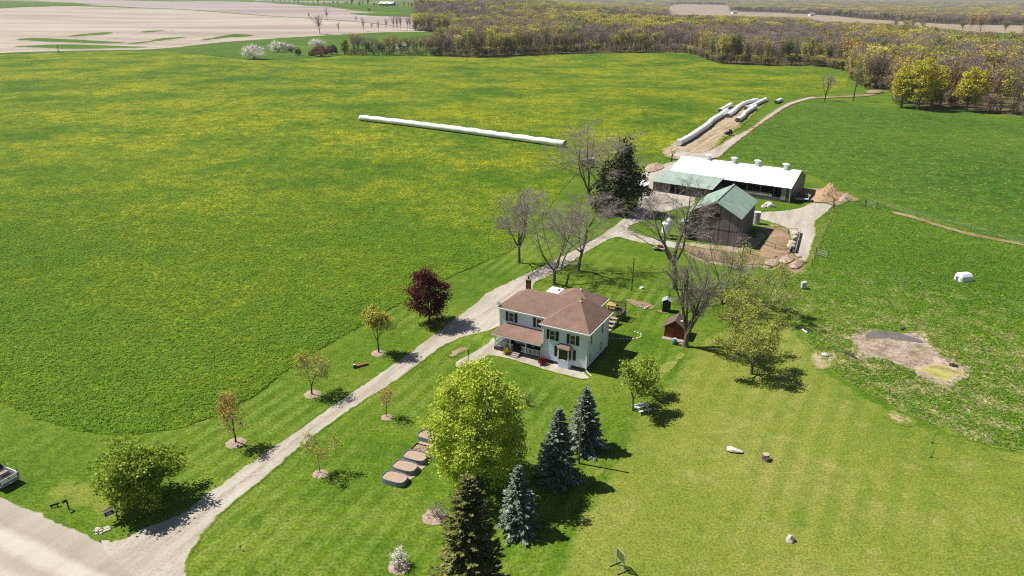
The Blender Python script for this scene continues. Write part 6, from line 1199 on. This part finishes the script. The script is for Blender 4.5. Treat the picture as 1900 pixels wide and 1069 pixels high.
# crop plants and tussocks standing on the field and the rough pasture
def tuft_proto(seed, n, w, h, size, lm):
    r = np.random.default_rng(seed); C = np.column_stack([r.normal(size=n)*w*0.4, r.normal(size=n)*w*0.4, r.uniform(0.15, 1, n)*h]); V, Q_ = leaves(r, C, size, 0.02, 0.5)
    return arr_mesh('tuft_%d' % seed, V, [Q_], [lm])
L_hay = leafmat('hay_leaves', [(0.15, S(88, 126, 24, 1.2)), (0.5, S(120, 156, 36, 1.2)), (0.85, S(152, 182, 64, 1.2))], 0.3, 0.2)
L_tus = leafmat('tussock_leaves', [(0.15, S(96, 118, 46, 1)), (0.5, S(158, 154, 88, 1)), (0.85, S(206, 194, 140, 1))], 0.25, 0.6)
L_dan = leafmat('dandelions', [(0.2, S(214, 180, 20, 1)), (0.8, S(236, 206, 40, 1))], 0.2)
def tufts(name, label, protos, Q_, pick_, size, z):
    cl = bpy.data.collections.new(name+'_kinds')
    for i, m_ in enumerate(protos): cl.objects.link(bpy.data.objects.new('%s_%02d' % (name, i), m_))
    me = bpy.data.meshes.new(name); me.vertices.add(len(Q_)); me.vertices.foreach_set('co', np.column_stack([Q_, T(Q_[:, 0], Q_[:, 1])+z]).astype(np.float32).ravel())
    for nm, ty_, va in (('pick', 'INT', pick_.astype(np.int32)), ('rot', 'FLOAT', rf_.uniform(0, 6.28, len(Q_)).astype(np.float32))):
        a_ = me.attributes.new(nm, ty_, 'POINT'); a_.data.foreach_set('value', va)
    a_ = me.attributes.new('size', 'FLOAT_VECTOR', 'POINT'); a_.data.foreach_set('vector', np.repeat(size[:, None], 3, 1).astype(np.float32).ravel())
    ob = bpy.data.objects.new(name, me); link(ob); tag(ob, label, 'plants', kind='stuff'); instancer(ob, cl)
HP = np.array([(v.x, v.y) for v in HAY]); hq = []
for y0, y1, dens in ((55, 100, 9.0), (100, 150, 5.5), (150, 240, 3.2)):
    n_ = int((y1-y0)*(y1*0.85+70)*dens); q = np.column_stack([rf_.uniform(-y1*0.85, 70, n_), rf_.uniform(y0, y1, n_)]); q = q[inside(q, HP)]; a_ = PX(np.column_stack([q, np.zeros(len(q))])); hq.append(q[(a_[:, 0] > -30) & (a_[:, 0] < 1300)])
hq = np.concatenate(hq); hq = hq[rf_.random(len(hq)) < 1-smooth(120, 238, hq[:, 1])]
pk = rf_.choice(4, len(hq), p=[0.32, 0.32, 0.31, 0.05]); pn = np.sin(hq[:, 0]/7+np.sin(hq[:, 1]/9))*np.sin(hq[:, 1]/6); pk = np.where((pk == 3) & (pn < 0.1), 0, pk)
tufts('hay_plants', 'dense leafy green hay crop with scattered dandelions', [tuft_proto(1, 16, 0.4, 0.3, 0.16, L_hay), tuft_proto(2, 20, 0.5, 0.26, 0.17, L_hay), tuft_proto(3, 12, 0.34, 0.36, 0.18, L_hay), tuft_proto(4, 7, 0.5, 0.34, 0.10, L_dan)], hq, pk, rf_.uniform(0.42, 0.85, len(hq)), 0.08)
PP = np.array([(v.x, v.y) for v in PAS]); n_ = 120000; q = np.column_stack([rf_.uniform(20, 130, n_), rf_.uniform(60, 165, n_)]); q = q[inside(q, PP)]; pcn = G(1690, 680)
bedp = np.array([(v.x, v.y) for v in pz([(400, 520), (490, 485), (770, 505), (900, 650), (1040, 700), (980, 775), (850, 780), (560, 640), (420, 620)])]); q = q[~inside(q, bedp)]
dn = np.hypot(q[:, 0]-pcn.x, q[:, 1]-pcn.y); kp = rf_.random(len(q)) < np.where(dn < 30, 1.0, 0.45); q, dn = q[kp], dn[kp]
pk = np.where(rf_.random(len(q)) < np.clip(0.6-dn/42, 0.04, 0.45), 0, rf_.choice([1, 2], len(q)))
tufts('pasture_tussocks', 'rough grass tussocks scattered over the pasture round the pond', [tuft_proto(11, 16, 0.6, 0.32, 0.26, L_tus), tuft_proto(12, 16, 0.6, 0.3, 0.22, L_hay), tuft_proto(13, 12, 0.5, 0.26, 0.22, L_hay)], q, pk, rf_.uniform(0.2, 0.5, len(q)), 0.02)
# haze: one closed box of even air round the whole place
o = B((1500, 6900, 23.5), (24500, 16500, 56)).build('haze', M_white); o.data.materials.clear(); nh = NT('haze_air'); pv = nh.N('ShaderNodeVolumePrincipled', {'Color': (0.82, 0.88, 0.96, 1), 'Density': HAZE, 'Anisotropy': 0.2}); nh.t.links.new(pv.outputs[0], nh.out.inputs['Volume']); o.data.materials.append(nh.m); tag(o, 'thin blue air over the far woods', 'haze', kind='stuff')
